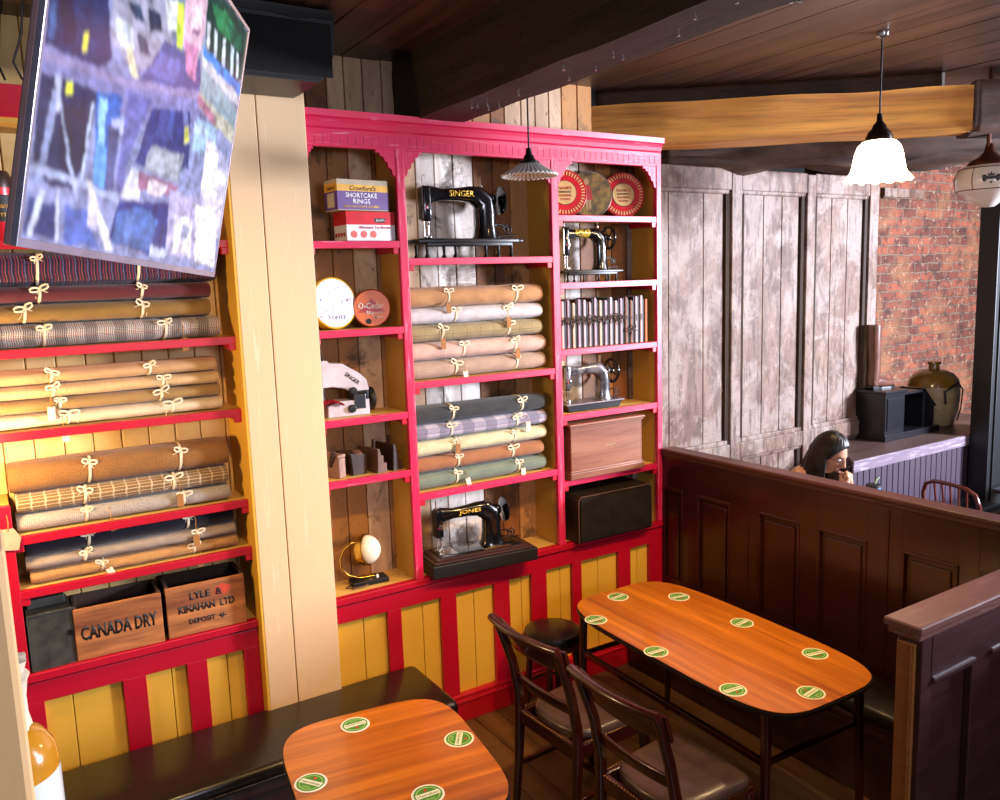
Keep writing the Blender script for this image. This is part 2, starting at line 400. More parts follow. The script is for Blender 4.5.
def along(o_, d, x0, x1, y0, y1, z0, z1, bm, cuts=40, amp=.012, seed=0):
    """a hewn timber; x runs along direction d from origin o_"""
    t = bmesh.new(); bmesh.ops.create_cube(t, size=1); dv = Vector(d).normalized(); nv = Vector((-dv.y, dv.x, 0))
    bmesh.ops.subdivide_edges(t, edges=[e for e in t.edges if abs(e.verts[0].co.x-e.verts[1].co.x) > .5], cuts=cuts)
    bmesh.ops.subdivide_edges(t, edges=[e for e in t.edges if abs(e.verts[0].co.z-e.verts[1].co.z) > .5], cuts=4)
    bmesh.ops.subdivide_edges(t, edges=[e for e in t.edges if abs(e.verts[0].co.y-e.verts[1].co.y) > .5], cuts=3)
    for v in t.verts:
        a = (x0+x1)/2+v.co.x*(x1-x0); b = (y0+y1)/2+v.co.y*(y1-y0); c = (z0+z1)/2+v.co.z*(z1-z0)
        q = Vector((a*2.3+seed, b*9, c*9)); b += noise.noise(q)*amp; c += noise.noise(q+Vector((9, 3, 1)))*amp
        v.co = Vector(o_)+dv*a+nv*b+Vector((0, 0, c))
    join(bm, t)
LD = (.785, -.62)
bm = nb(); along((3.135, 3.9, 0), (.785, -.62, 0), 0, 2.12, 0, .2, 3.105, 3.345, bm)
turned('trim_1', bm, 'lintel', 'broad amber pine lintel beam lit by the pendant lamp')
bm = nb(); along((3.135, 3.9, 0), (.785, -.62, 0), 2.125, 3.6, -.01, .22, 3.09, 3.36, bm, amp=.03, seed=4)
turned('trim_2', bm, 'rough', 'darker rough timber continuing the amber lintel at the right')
bm = nb(); along((3.22, 3.98, 0), (.785, -.62, 0), .02, 1.98, .03, .16, 3.35, 3.45, bm, amp=.006, seed=7)
turned('trim_3', bm, 'rough', 'thin dark batten between the amber lintel and the ceiling')
bm = nb(); along((3.22, 3.98, 0), (.785, -.62, 0), 1.985, 2.0, .02, .17, 3.34, 3.45, bm, 2, .002)
struct('trim_4', bm, 'white', 'white painted end of the dark ceiling batten')
bm = nb(); along((3.5, 4.0, 0), (.785, -.62, 0), .2, 4.2, .25, .6, 3.02, 3.2, bm, amp=.07, seed=11)
turned('trim_5', bm, 'rough', 'ragged bark-edged timber behind the amber lintel')
# grey limewashed panelling wall
bm = nb()
for (a, b) in ((3.40, 4.285), (4.38, 5.055), (5.145, 5.79)):
    box(bm, a, b, 3.90, 3.93, 1.0, 2.93)
for (a, b) in ((3.40, 3.74), (3.743, 4.05), (4.053, 4.24), (4.435, 4.63), (4.634, 4.82), (4.824, 5.005), (5.195, 5.37), (5.374, 5.56), (5.563, 5.742)):
    box(bm, a, b-.003, 3.888, 3.91, 1.19, 2.93, .003)
    box(bm, a, b-.003, 3.888, 3.91, .4, 1.08, .003)
for (a, b) in ((4.285, 4.38), (5.055, 5.145), (5.79, 5.9)):
    box(bm, a, b, 3.855, 3.93, .4, 3.03, .006)
for (z0, z1) in ((2.90, 3.04), (1.08, 1.19)):
    for (a, b) in ((3.40, 4.285), (4.38, 5.055), (5.145, 5.79)):
        box(bm, a, b, 3.857, 3.93, z0, z1, .008)
        box(bm, a, b, 3.87, 3.9, z0-.025, z1+(.03 if z1 < 2 else 0), .01)
o = struct('wall_right', bm, 'grey', 'tall limewashed grey-brown panelled wall of old boards')
bm = nb()
for xx in (4.243, 4.383, 5.008, 5.148, 5.745):
    for (z0, z1) in ((1.19, 2.90), (.4, 1.08)):
        prism(bm, [(xx, 0), (xx+.04, 0), (xx+.04, -.012), (xx+.028, -.022), (xx+.012, -.012), (xx, -.02)], z0, z1, T(0, 3.889, 0))
obj('moulding', bm, plain('dark_brown_moulding_wood', '3c2a1e', .6), o, None, 'dark brown upright mouldings')
bm = nb(); box(bm, 5.85, 9.0, 4.4, 4.5, 0, 3.46); box(bm, 5.87, 5.95, 3.93, 4.42, 0, 3.46)
for zz, a, b in ((2.99, 6.75, 7.5),): box(bm, a, b, 4.375, 4.41, zz-.03, zz+.045, .004)
struct('wall_brick', bm, 'brick', 'weathered red brick wall in the alcove beyond the grey panelling')
bm = nb(); box(bm, 6.75, 7.35, 4.36, 4.376, 2.975, 3.05, .003)
struct('trim_6', bm, 'grey', 'short pale whitewashed strip at the top of the brick wall')
bm = nb(); prism(bm, [(4.99, 3.40), (7.4, 3.40), (7.4, 3.853), (5.45, 3.853)], 1.0, 1.045, None, .004); box(bm, 5.9, 7.4, 3.84, 4.4, 1.0, 1.045)
o = struct('window_ledge', bm, wood('dusty_ledge_wood', '3e2c26', '5a4640', 'X', 8, .45, .1), 'deep dusty brown ledge above the purple-grey boarding')
bm = nb(); box(bm, 4.985, 7.4, 3.385, 3.40, .965, 1.045, .003)
obj('edge', bm, worn('chipped_mauve_edge_paint', '665866', 'a89ca6', .5, 'X'), o, None, 'chipped mauve front edge')
bm = nb(); x = 4.98
while x < 7.38:
    box(bm, x+.004, x+.066, 3.40, 3.42, .3, .968, .004); x += .07
box(bm, 4.98, 7.4, 3.415, 3.44, 0, 1.0); prism(bm, [(5.0, 3.42), (5.03, 3.42), (5.49, 3.85), (5.46, 3.85)], 0, 1.0)
struct('trim_7', bm, worn('mauve_beadboard_paint', '382c3a', '5a4a5a', .62, 'Z'), 'narrow mauve-grey vertical boarding below the ledge')
bm = nb(); box(bm, 6.45, 6.95, 3.24, 3.385, 0, 3.46, .004); box(bm, 6.44, 6.96, 3.22, 3.385, 0, .12, .01); box(bm, 6.5, 6.9, 3.225, 3.25, .2, 3.3, .004)
struct('pillar', bm, plain('dark_teal_black_paint', '090d10', .45), 'dark blue-black square pillar at the right edge')
# boxed pillar between the two shelf units
bm = nb(); box(bm, .955, 1.085, 3.6, 3.63, 0, 3.45, .003); box(bm, 1.089, 1.302, 3.6, 3.63, 0, 3.45, .003); box(bm, .97, 1.298, 3.625, 3.93, 0, 3.45)
o = struct('boxed_pillar', bm, 'cream', 'broad cream board pillar between the two crimson shelf units')
bm = nb(); box(bm, .944, .972, 3.602, 3.93, 0, 3.45, .002)
obj('side_board', bm, 'yelpan', o, None, 'golden yellow side board')
# ------------------------------------------------------------------ panelling under the shelves
def wainscot(name, x0, x1, stiles, gaps, label, skirt=True):
    bm = nb(); box(bm, x0, x1, 3.668, 3.70, .72, .805, .002); box(bm, x0, x1, 3.655, 3.70, .815, .849, .003); box(bm, x0, x1, 3.68, 3.70, .8, .82)
    for a, b in stiles: box(bm, a, b, 3.668, 3.70, .1, .722, .002)
    o = struct(name, bm, 'red_shade', label)
    bm = nb(); xs = sorted([x0]+gaps+[x1])
    for a, b in zip(xs, xs[1:]): box(bm, a+.0015, b-.0015, 3.694, 3.71, 0, .80, .0025)
    obj('panel_board', bm, 'yelpan', o, None, 'golden yellow boards')
    bm = nb(); box(bm, x0, x1, 3.65, 3.70, 0, .13, .003); box(bm, x0, x1, 3.655, 3.70, .13, .15, .008); box(bm, x0, x1, 3.645, 3.70, .105, .122, .006)
    obj('skirting', bm, 'red_shade', o, None)
    bm = nb(); box(bm, x0, x1, 3.69, 3.9, .825, .848)
    obj('top_board', bm, 'shelftop', o, None, 'ochre painted bottom shelf')
    return o
wainscot('wainscot', 1.302, 3.468, [(1.592, 1.668), (1.898, 1.99), (2.228, 2.326), (2.474, 2.578), (2.763, 2.829), (3.11, 3.206), (3.36, 3.468)],
         [1.47, 1.80, 2.11, 2.42, 2.69, 2.97, 3.28], 'crimson framed golden panelling beneath the wide shelves')
wainscot('wainscot', -.7, .944, [(-.3, -.2), (0, .067), (.361, .453), (.622, .708), (.872, .944)], [-.5, -.1, .17, .56, .80],
         'crimson framed golden panelling beneath the cloth shelves at the left')
# ------------------------------------------------------------------ shelf units
def step_bracket(bm, x, z, s, w=.1, h=.13):
    """stepped corner bracket hanging at z from the frieze, growing to side s from x"""
    pts = [(0, 0), (w, 0), (w, -.018), (w*.8, -.018), (w*.8, -.03), (w*.62, -.035), (w*.55, -.055), (w*.42, -.06), (w*.36, -.085), (w*.22, -.09), (w*.16, -.115), (0, -h)]
    prism(bm, [(x+s*a, z+b) for a, b in pts], 0, .024, XZ @ T(0, 0, 0) if False else Matrix.Translation((0, 3.69, 0)) @ XZ)
def cell_shelf(root, x0, x1, z, edge='redh', th=.034):
    bm = nb(); box(bm, x0, x1, 3.688, 3.9, z-.024, z-.001); s = obj('shelf', bm, 'shelftop', root)
    bm = nb(); box(bm, x0-.002, x1+.002, 3.664, 3.69, z-th, z, .002); obj('shelf_edge', bm, edge, s, None, 'crimson front edge')
    for a, b, c, d in ((x0, x0+.03, x0, x0+.022), (x1-.03, x1, x1-.022, x1)):
        bm = nb(); box(bm, a, b, 3.668, 3.692, z-th-.028, z-th+.004, .002); box(bm, c, d, 3.69, 3.88, z-.056, z-.022)
        obj('cleat', bm, 'red_shade', s, None, 'dark crimson shelf cleat')
t = thing('shelf_unit', 'wide crimson and ochre shelf unit with three columns and a moulded cornice', 'shelves', (0, 0, 0))
for (a, b) in ((1.758, 1.802), (2.670, 2.716), (3.430, 3.467)):
    bm = nb(); box(bm, a, b, 3.662, 3.69, .85, 3.06, .003); obj('post', bm, 'red', t)
    bm = nb(); box(bm, a+.004, b-.004, 3.688, 3.9, .85, 3.05); obj('divider', bm, 'yellow', t, None, 'ochre divider board')
for z in (2.563, 2.15, 1.726, 1.43): cell_shelf(t, 1.302, 1.756, z)
for z in (2.479, 1.868, 1.294): cell_shelf(t, 1.804, 2.668, z)
for z in (2.70, 2.334, 1.965, 1.595, 1.217): cell_shelf(t, 2.718, 3.428, z)
bm = nb(); box(bm, 1.302, 3.467, 3.663, 3.69, 2.985, 3.07, .002)
x = 1.32
while x < 3.44: box(bm, x, x+.038, 3.6605, 3.668, 3.0, 3.046, .001); x += .0395
obj('frieze', bm, 'redh', t)
for a, s, w_, h_ in ((1.302, 1, .05, .08), (1.758, -1, .1, .13), (1.802, 1, .1, .13), (2.670, -1, .1, .13), (2.716, 1, .1, .13), (3.43, -1, .1, .13)):
    bm = nb(); step_bracket(bm, a, 2.99, s, w_, h_); obj('corner_bracket', bm, 'red', t)
bm = nb(); prof = [(3.69, 3.045), (3.66, 3.045), (3.655, 3.062), (3.645, 3.07), (3.638, 3.09), (3.63, 3.105), (3.62, 3.112), (3.617, 3.14), (3.69, 3.14)]
prism(bm, prof, 1.302, 3.452, YZ); obj('cornice', bm, 'redh', t, None, 'moulded crimson cornice')
bm = nb(); box(bm, 1.302, 3.467, 3.69, 3.9, 3.04, 3.055); obj('top_panel', bm, 'yellow', t)
t = thing('shelf_unit', 'crimson shelf unit stacked with cloth at the far left', 'shelves', (0, 0, 0))
bm = nb(); box(bm, -.018, .03, 3.662, 3.69, .85, 1.55, .003); obj('post', bm, 'red_shade', t)
bm = nb(); box(bm, -.018, .026, 3.69, 3.9, .85, 1.55); obj('divider', bm, 'yellow', t, None, 'ochre divider board')
for z, a in ((2.569, -.7), (2.153, -.7), (1.832, -.7), (1.417, .03), (1.196, .03)): cell_shelf(t, a, .944, z, 'red_shade')
bm = nb(); box(bm, -.7, .944, 3.66, 3.69, 3.02, 3.14, .003); obj('frieze', bm, 'red_shade', t)
bm = nb(); box(bm, -.7, .944, 3.67, 3.9, 3.0, 3.02); obj('top_panel', bm, 'yellow', t)
# ------------------------------------------------------------------ booth partitions and seats
def panel_frame(bm, u0, u1, z0, z1):
    pass
t = thing('booth_partition', 'long dark mahogany booth partition running from the shelves past the woman', 'partition', (3.469, 0, 0))
bm = nb(); box(bm, .01, .05, .3, 3.68, 0, 1.22)
PAN = [(3.49, 3.66), (3.118, 3.37), (2.652, 2.92), (2.27, 2.545), (1.835, 2.095), (1.44, 1.75), (.9, 1.3)]
edges = [3.68]+[v for p in PAN for v in (p[1], p[0])]+[.3]
for k in range(0, len(edges), 2): box(bm, -.004, .02, edges[k+1], edges[k], 0, 1.27, .002)
box(bm, -.003, .019, .3, 3.68, 1.07, 1.268); box(bm, -.002, .018, .3, 3.68, 0, .5)
for a, b in PAN: box(bm, .002, .02, a+.035, b-.035, .5, 1.035, .006)
box(bm, .045, .07, .3, 3.68, 0, 1.27)
obj('panelling', bm, 'dwoody', t)
bm = nb()
for a, b in PAN:
    box(bm, -.008, .012, a, a+.014, .5, 1.07, .004); box(bm, -.008, .012, b-.014, b, .5, 1.07, .004); box(bm, -.010, .012, a, b, 1.058, 1.075, .005)
box(bm, -.009, -.002, 2.985, 2.997, .45, 1.25, .002); box(bm, -.009, -.002, 2.16, 2.172, .45, 1.25, .002)
obj('beading', bm, 'dwoody', t)
bm = nb(); box(bm, -.022, .088, .3, 3.66, 1.285, 1.31, .008); box(bm, -.012, .078, .3, 3.66, 1.262, 1.287, .006)
obj('top_rail', bm, 'raily', t, None, 'worn reddish top rail')
t = thing('end_partition', 'dark panelled booth end partition with a scuffed pinkish top rail in the right foreground', 'partition', (2.255, 1.3, 0))
bm = nb(); box(bm, .01, 1.25, .02, .05, 0, 1.27); box(bm, .012, .07, -.004, .074, 0, 1.27, .003)
for a, b in ((.31, .405), (.78, .87), (1.16, 1.25)): box(bm, a, b, -.002, .03, .1, 1.12, .002)
box(bm, .06, 1.25, -.004, .03, 1.115, 1.27, .002); box(bm, .06, 1.25, -.004, .03, 0, .15, .002); box(bm, .06, 1.25, .045, .07, 0, 1.27)
obj('panelling', bm, 'dwoodx', t)
bm = nb()
for a, b in ((.07, .31), (.405, .78), (.87, 1.16)): box(bm, a, b, -.012, .02, 1.10, 1.122, .006); box(bm, b-.014, b, -.006, .02, .15, 1.1, .004)
obj('beading', bm, 'dwoodx', t)
bm = nb(); box(bm, -.004, .012, .012, .068, 0, 1.24, .004)
for zz in [0.02+.035*k for k in range(35)]: box(bm, -.008, -.002, .018, .022, zz, zz+.028, .001)
obj('end_strip', bm, plain('ochre_trim_edge', '8a5226', .4, 0, .2), t, None, 'amber edge strip')
bm = nb(); box(bm, -.035, 1.25, -.025, .095, 1.285, 1.312, .006); box(bm, -.025, 1.25, -.016, .085, 1.262, 1.287, .006)
obj('top_rail', bm, 'railworn', t, None, 'scuffed pinkish-brown top rail')
def bench(name, label, x0, x1, y0, y1, z1, base, legs=None):
    cx, cy = (x0+x1)/2, (y0+y1)/2
    t = thing(name, label, 'bench', (cx, cy, 0))
    bm = nb(); box(bm, x0-cx, x1-cx, y0-cy, y1-cy, z1-.075, z1, .028); o = obj('cushion', bm, 'bleather', t, 60)
    bm = nb(); tube(bm, [(x0-cx+.02, y0-cy+.004, z1-.062), (x1-cx-.02, y0-cy+.004, z1-.062), (x1-cx-.004, y0-cy+.02, z1-.062), (x1-cx-.004, y1-cy-.02, z1-.062)], .005, 6)
    obj('piping', bm, 'bleather', o, 60)
    bm = nb(); box(bm, x0-cx+.02, x1-cx-.03, y0-cy+.03, y1-cy, .0, z1-.07, .003); box(bm, x0-cx+.01, x1-cx-.015, y0-cy+.015, y1-cy, z1-.12, z1-.07, .004)
    obj('base', bm, 'dwoodx', t)
    return t
bench('wall_bench', 'black padded bench against the panelling at lower left', -.9, 1.71, 3.16, 3.64, .425, 0)
bench('booth_bench', 'black padded bench along the long booth partition behind the orange table', 3.13, 3.46, 1.40, 3.62, .435, 0)
bench('ledge_bench', 'black leather bench in the daylight below the mauve boarding', 3.72, 6.42, 3.07, 3.38, .565, 0)
# ================================================================== CLOTH ON THE SHELVES
def bow(bm, p, s=1., seed=0, ang=0):
    r = random.Random(seed); P = Vector(p)
    m = Matrix.Translation(P) @ RY(r.uniform(-25, 25)+ang)
    for k in (-1, 1):
        L = .032*s*r.uniform(.8, 1.2); pts = []
        for i in range(10):
            a = i/9*2*pi; pts.append((k*(L*(1-cos(a))/2*1.2), -.004-.008*sin(a/2), .011*s*sin(a)*k+.006*s*(1-cos(a))/2))
        loft(bm, [(q, .0018, .0042) for q in pts], 6, 2, m, False, (0, 0, 1))
        pts = [(0, -.004, 0), (k*.012*s, -.008, -.012*s), (k*.028*s*r.uniform(.6, 1.2), -.007, -.028*s), (k*.036*s*r.uniform(.4, 1.2), -.004, -.05*s*r.uniform(.6, 1))]
        loft(bm, [(q, .0016, .0038) for q in pts], 6, 2, m, True, (0, 1, 0))
    lathe(bm, [(0, -.006), (.006, -.004), (.007, 0), (.006, .004), (0, .006)], 8, m)
def bolt(label, group, x0, x1, zb, h, m, ribs, tags=(), y0=3.70, dep=.17, seed=0, twine=False, tilt=0, folds=.003, flap=None, bandc=None):
    """a rolled bolt of cloth lying along x; base height zb, height h, depth dep"""
    cx = (x0+x1)/2; L = (x1-x0)/2; rz_, ry_ = h/2, dep/2; r = random.Random(seed)
    t = thing('cloth_bolt', label, 'fabric roll', (cx, y0+ry_, zb), 0, group); t.rotation_euler[1] = -radians(tilt)
    bm = bmesh.new(); uvl = bm.loops.layers.uv.new('UVMap'); N_, S_ = 44, 30; rings = []
    px = [r.random()*9 for _ in range(4)]
    def prof(i, k):
        u = -L+2*L*i/(N_-1); a = 2*pi*k/S_; c, s_ = cos(a), sin(a)
        yy = math.copysign(abs(c)**.8, c)*ry_; zz = math.copysign(abs(s_)**.85, s_)*rz_
        w_ = 1+folds*8*noise.noise(Vector((u*9+px[0], c*1.2, s_*1.2+px[1])))+folds*5*noise.noise(Vector((u*26+px[2], c*2, s_*2)))
        for rb in ribs:
            w_ -= .07*math.exp(-((u-(-L+2*L*rb))/.016)**2)
        if i in (0, N_-1): w_ *= .93
        return Vector((u, yy*w_, rz_+zz*w_*.98))
    for i in range(N_): rings.append([bm.verts.new(prof(i, k)) for k in range(S_)])
    circ = 2*pi*math.sqrt((ry_**2+rz_**2)/2)
    for i in range(N_-1):
        for k in range(S_):
            f = bm.faces.new((rings[i][k], rings[i+1][k], rings[i+1][(k+1) % S_], rings[i][(k+1) % S_])); 
            for l, (ii, kk) in zip(f.loops, ((i, k), (i+1, k), (i+1, k+1), (i, k+1))): l[uvl].uv = (2*L*ii/(N_-1)+.002*sin(kk*1.3), circ*kk/S_)
    for e, sg in ((0, 1), (N_-1, -1)):            # rolled ends: stepped inwards as a spiral of layers
        prev = rings[e]; sc = 1
        for q in range(5):
            sc -= .17; dx = (.006 if q % 2 == 0 else -.002)*sg
            cur = [bm.verts.new((v.co.x+dx, v.co.y*(sc/(sc+.17)), rz_+(v.co.z-rz_)*(sc/(sc+.17)))) for v in prev]
            for k in range(S_):
                f = bm.faces.new((prev[k], prev[(k+1) % S_], cur[(k+1) % S_], cur[k]))
                for l in f.loops: l[uvl].uv = (l.vert.co.y, l.vert.co.z)
            prev = cur
        f = bm.faces.new(prev)
        for l in f.loops: l[uvl].uv = (l.vert.co.y, l.vert.co.z)
    if flap:                                       # free edge of the cloth lying over the roll
        a0 = radians(flap); K = 6
        rows = []
        for i in range(N_):
            u = -L+.004+(2*L-.008)*i/(N_-1); row = []
            for q in range(K):
                a = a0+q*.16; e = 1.04-.01*q
                row.append(bm.verts.new((u, cos(a)*ry_*e*-1 if False else -abs(cos(a))*ry_*e, rz_+sin(a)*rz_*e+.002*sin(u*30+seed))))
            rows.append(row)
        for i in range(N_-1):
            for q in range(K-1):
                f = bm.faces.new((rows[i][q], rows[i][q+1], rows[i+1][q+1], rows[i+1][q]))
                for l in f.loops: l[uvl].uv = (l.vert.co.x, l.vert.co.z)
    bmesh.ops.recalc_face_normals(bm, faces=bm.faces)
    obj('cloth', bm, m, t, 60)
    for j, rb in enumerate(ribs):
        u = -L+2*L*rb; bm = nb(); secs = []
        for k in range(28):
            a = 2*pi*k/28; c, s_ = cos(a), sin(a)
            secs.append(((u+.006*sin(a*1), math.copysign(abs(c)**.8, c)*ry_*.985, rz_+math.copysign(abs(s_)**.85, s_)*rz_*.965), .0022, .006 if not twine else .003))
        loft(bm, secs, 6, 2, None, False, (1, 0, 0), True)
        bow(bm, (u, -ry_*.80-.004, rz_*1.60), .62+.35*r.random(), seed*7+j)
        obj('ribbon', bm, 'ribbon', t, 60)
    for (fr, kind, dz, rot) in tags:
        u = -L+2*L*fr; bm = nb(); m4 = Matrix.Translation((u, -ry_-.012, rz_+dz)) @ RY(rot)
        box(bm, -.0135, .0135, -.0012, .0012, -.062, -.008, .0006, m4); 
        g = obj('tag', bm, kind, t)
        bm = nb(); tube(bm, [(u, -ry_*.9-.004, rz_*1.6), (u+.004, -ry_-.008, rz_*1.2), (u+.002, -ry_-.010, rz_+dz*.4+.01), tuple(m4 @ Vector((0, -.002, -.014)))], .0014, 6)
        obj('tag_string', bm, 'twine', g, 60)
    return t
CL = {
 'blanket': cloth('navy_red_striped_wool', '23203a', [(0, .022, .25, '7a2a3c', .8, 0), (0, .022, .12, 'b0603c', .7, .5), (0, .044, .1, '3a5a8c', .6, .3)], 150),
 'maroon': cloth('maroon_wool', '5e2a30', (), 220), 'olive': cloth('olive_tan_tweed', '8a6a38', (), 240),
 'plaid': cloth('glen_check_wool', '4a3a3e', [(0, .008, .45, 'e8dcd0', .75, 0), (1, .008, .45, 'd8ccc0', .6, 0), (0, .11, .4, '2c2226', .45, 0), (0, .11, .02, 'b4562c', .8, .3), (1, .06, .04, 'b4562c', .8, .3)], 200),
 'sand': cloth('sand_linen', 'c09a70', (), 260), 'cream': cloth('cream_linen', 'd0b080', [(0, .07, .03, 'a8885c', .5, 0)], 260),
 'fawn': cloth('fawn_linen', 'a08050', (), 260), 'ivory': cloth('ivory_linen', 'dcc8a8', (), 260),
 'brown': cloth('brown_basket_weave', '9a6c3c', [(0, .006, .4, '6a4424', .5, 0), (1, .006, .4, '6a4424', .5, 0)], 160),
 'tcheck': cloth('tan_check_tweed', '8a6a44', [(0, .006, .35, '3c2c20', .6, 0), (1, .02, .25, 'd8c4a0', .55, 0), (0, .05, .14, 'e0d0b0', .45, 0)], 160),
 'gtweed': cloth('speckled_grey_tweed', '9a9088', [(0, .007, .4, '5a5048', .6, 0), (1, .007, .35, 'd8d0c4', .6, 0)], 150),
 'navy': cloth('navy_wool', '16141e', (), 260), 'greige': cloth('grey_beige_linen', '9a8a7c', (), 240),
 'tanlin': cloth('crumpled_tan_linen', 'b08450', [(0, .09, .03, '7a5830', .5, 0)], 240),
 'biscuit': cloth('biscuit_cotton', 'b8885c', (), 280), 'white': cloth('white_linen', 'c8c2c4', [(0, .06, .02, '9c98a0', .4, 0)], 260),
 'wpane': cloth('windowpane_khaki', '9c8a64', [(0, .082, .025, '4a4440', .8, 0), (1, .06, .035, '4a4440', .8, .3)], 260),
 'blush': cloth('pale_pink_linen', 'c8a898', (), 260), 'oat': cloth('oatmeal_stripe_weave', 'b09884', [(1, .008, .3, '8a7060', .5, 0), (0, .008, .25, '8a7060', .3, 0)], 200),
 'char': cloth('charcoal_twill', '383a3c', (), 300), 'gingham': cloth('grey_gingham', 'b8b2c0', [(0, .14, .5, '5a5c72', .6, 0), (1, .09, .5, '5a5c72', .5, .1), (1, .09, .03, '6a3a2c', .8, .62)], 260),
 'butter': cloth('pale_butter_cotton', 'c8c29c', (), 260), 'rust': cloth('rust_tweed', '94603e', [(0, .005, .3, 'b48060', .5, 0)], 170),
 'sage': cloth('sage_green_tweed', '6c7a6a', [(1, .07, .02, 'b88a64', .8, .4)], 200)}
G1 = 'bolts of cloth tied with tape on the shelves'
z = 2.153
bolt('mottled grey check wool bolt, lowest of its stack on the shelf under the television', G1, -.52, .895, z, .094, CL['plaid'], (.52, .84), ((.885, 'kraft', -.035, -6),), seed=1)
bolt('olive tan cloth bolt lying on the grey check bolt under the television', G1, -.52, .86, z+.092, .08, CL['olive'], (.49, .80), seed=2)
bolt('maroon cloth bolt between the olive bolt and the navy striped blanket', G1, -.52, .865, z+.17, .072, CL['maroon'], (.53, .80), seed=3)
bolt('thick navy blanket bolt with red and orange stripes, below the television', G1, -.52, .895, z+.24, .135, CL['blanket'], (.52, .78), seed=4, dep=.19, folds=.004)
z = 1.832
bolt('ivory cloth bolt, lowest of the brightly lit stack at the left', G1, -.5, .875, z, .062, CL['ivory'], (.56, .85), ((.54, 'tagw', -.03, -8),), seed=5, folds=.006)
bolt('fawn cloth bolt, second from the bottom of the brightly lit stack', G1, -.5, .875, z+.060, .058, CL['fawn'], (.54, .82), seed=6, folds=.007)
bolt('cream cloth bolt with faint bands, second from the top of the brightly lit stack', G1, -.5, .87, z+.116, .058, CL['cream'], (.53, .83), seed=7, folds=.006)
bolt('sand coloured cloth bolt on top of the brightly lit stack at the left', G1, -.5, .865, z+.172, .062, CL['sand'], (.53, .80), ((.52, 'tagw', -.11, 3),), seed=8, folds=.006)
z = 1.417
bolt('speckled grey tweed bolt, lowest on the left shelf above the navy cloth', G1, .045, .88, z, .074, CL['gtweed'], (.30, .76), ((.40, 'kraft', -.02, -12),), seed=9)
bolt('tan checked tweed bolt under the thick brown basket-weave roll', G1, .05, .875, z+.072, .086, CL['tcheck'], (.30, .72), ((.74, 'kraft', -.04, 0),), seed=10)
bolt('thick brown basket-weave roll on top of two tweed bolts at the left', G1, .035, .885, z+.155, .125, CL['brown'], (.34, .76), seed=11, flap=62, dep=.185)
z = 1.196
bolt('crumpled tan cloth bolt, lowest of the stack above the wooden crates', G1, .07, .895, z, .058, CL['tanlin'], (.32, .77), ((.79, 'kraft', -.02, 0), (.34, 'tagw', 0, -25)), seed=12, folds=.008)
bolt('grey-beige cloth bolt between the navy bolt and the crumpled tan bolt', G1, .06, .89, z+.056, .06, CL['greige'], (.26, .80), seed=13, folds=.007)
bolt('smooth navy cloth bolt at the left above the wooden crates', G1, .065, .885, z+.113, .083, CL['navy'], (.28, .76), ((.79, 'kraft', -.05, 0),), seed=14)
z = 1.868
bolt('oatmeal ribbed cloth bolt, lowest on the upper cloth shelf of the middle column', G1, 1.812, 2.635, z, .096, CL['oat'], (.31, .77), ((.36, 'tagw', -.01, -8),), seed=15)
bolt('pale pink linen bolt, second from the bottom on the upper middle cloth shelf', G1, 1.812, 2.64, z+.094, .096, CL['blush'], (.37, .76), ((.76, 'kraft', -.01, 0),), seed=16, folds=.006)
bolt('khaki windowpane check bolt in the middle of the upper middle cloth shelf', G1, 1.81, 2.62, z+.188, .092, CL['wpane'], (.23, .73), ((.22, 'kraft', -.02, 0),), seed=17, folds=.006)
bolt('white linen bolt between the biscuit bolt and the khaki check bolt', G1, 1.81, 2.625, z+.278, .088, CL['white'], (.33, .72), ((.71, 'kraft', -.02, 0),), seed=18, folds=.006)
bolt('biscuit brown cotton bolt topmost on the upper middle cloth shelf', G1, 1.81, 2.63, z+.362, .105, CL['biscuit'], (.28, .79), ((.265, 'kraft', -.02, 0),), seed=19, flap=66, dep=.18, folds=.006)
z = 1.294
bolt('sage green tweed bolt with a thin orange line, lowest on the lower middle cloth shelf', G1, 1.812, 2.625, z, .088, CL['sage'], (.29, .77), ((.35, 'tagw', 0, -14), (.79, 'tagw', 0, 0)), seed=20)
bolt('rust brown tweed bolt lying on the sage green bolt', G1, 1.812, 2.61, z+.086, .088, CL['rust'], (.31, .74), seed=21)
bolt('pale butter yellow cotton bolt between the gingham bolt and the rust bolt', G1, 1.812, 2.63, z+.172, .086, CL['butter'], (.30, .74), ((.29, 'kraft', .02, 0),), seed=22, folds=.006)
bolt('grey and lilac gingham bolt just beneath the charcoal bolt', G1, 1.812, 2.635, z+.256, .086, CL['gingham'], (.26, .76), ((.83, 'tagw', 0, 0),), seed=23)
bolt('charcoal twill bolt topmost on the lower middle cloth shelf', G1, 1.81, 2.63, z+.34, .092, CL['char'], (.28, .81), seed=24, folds=.004)
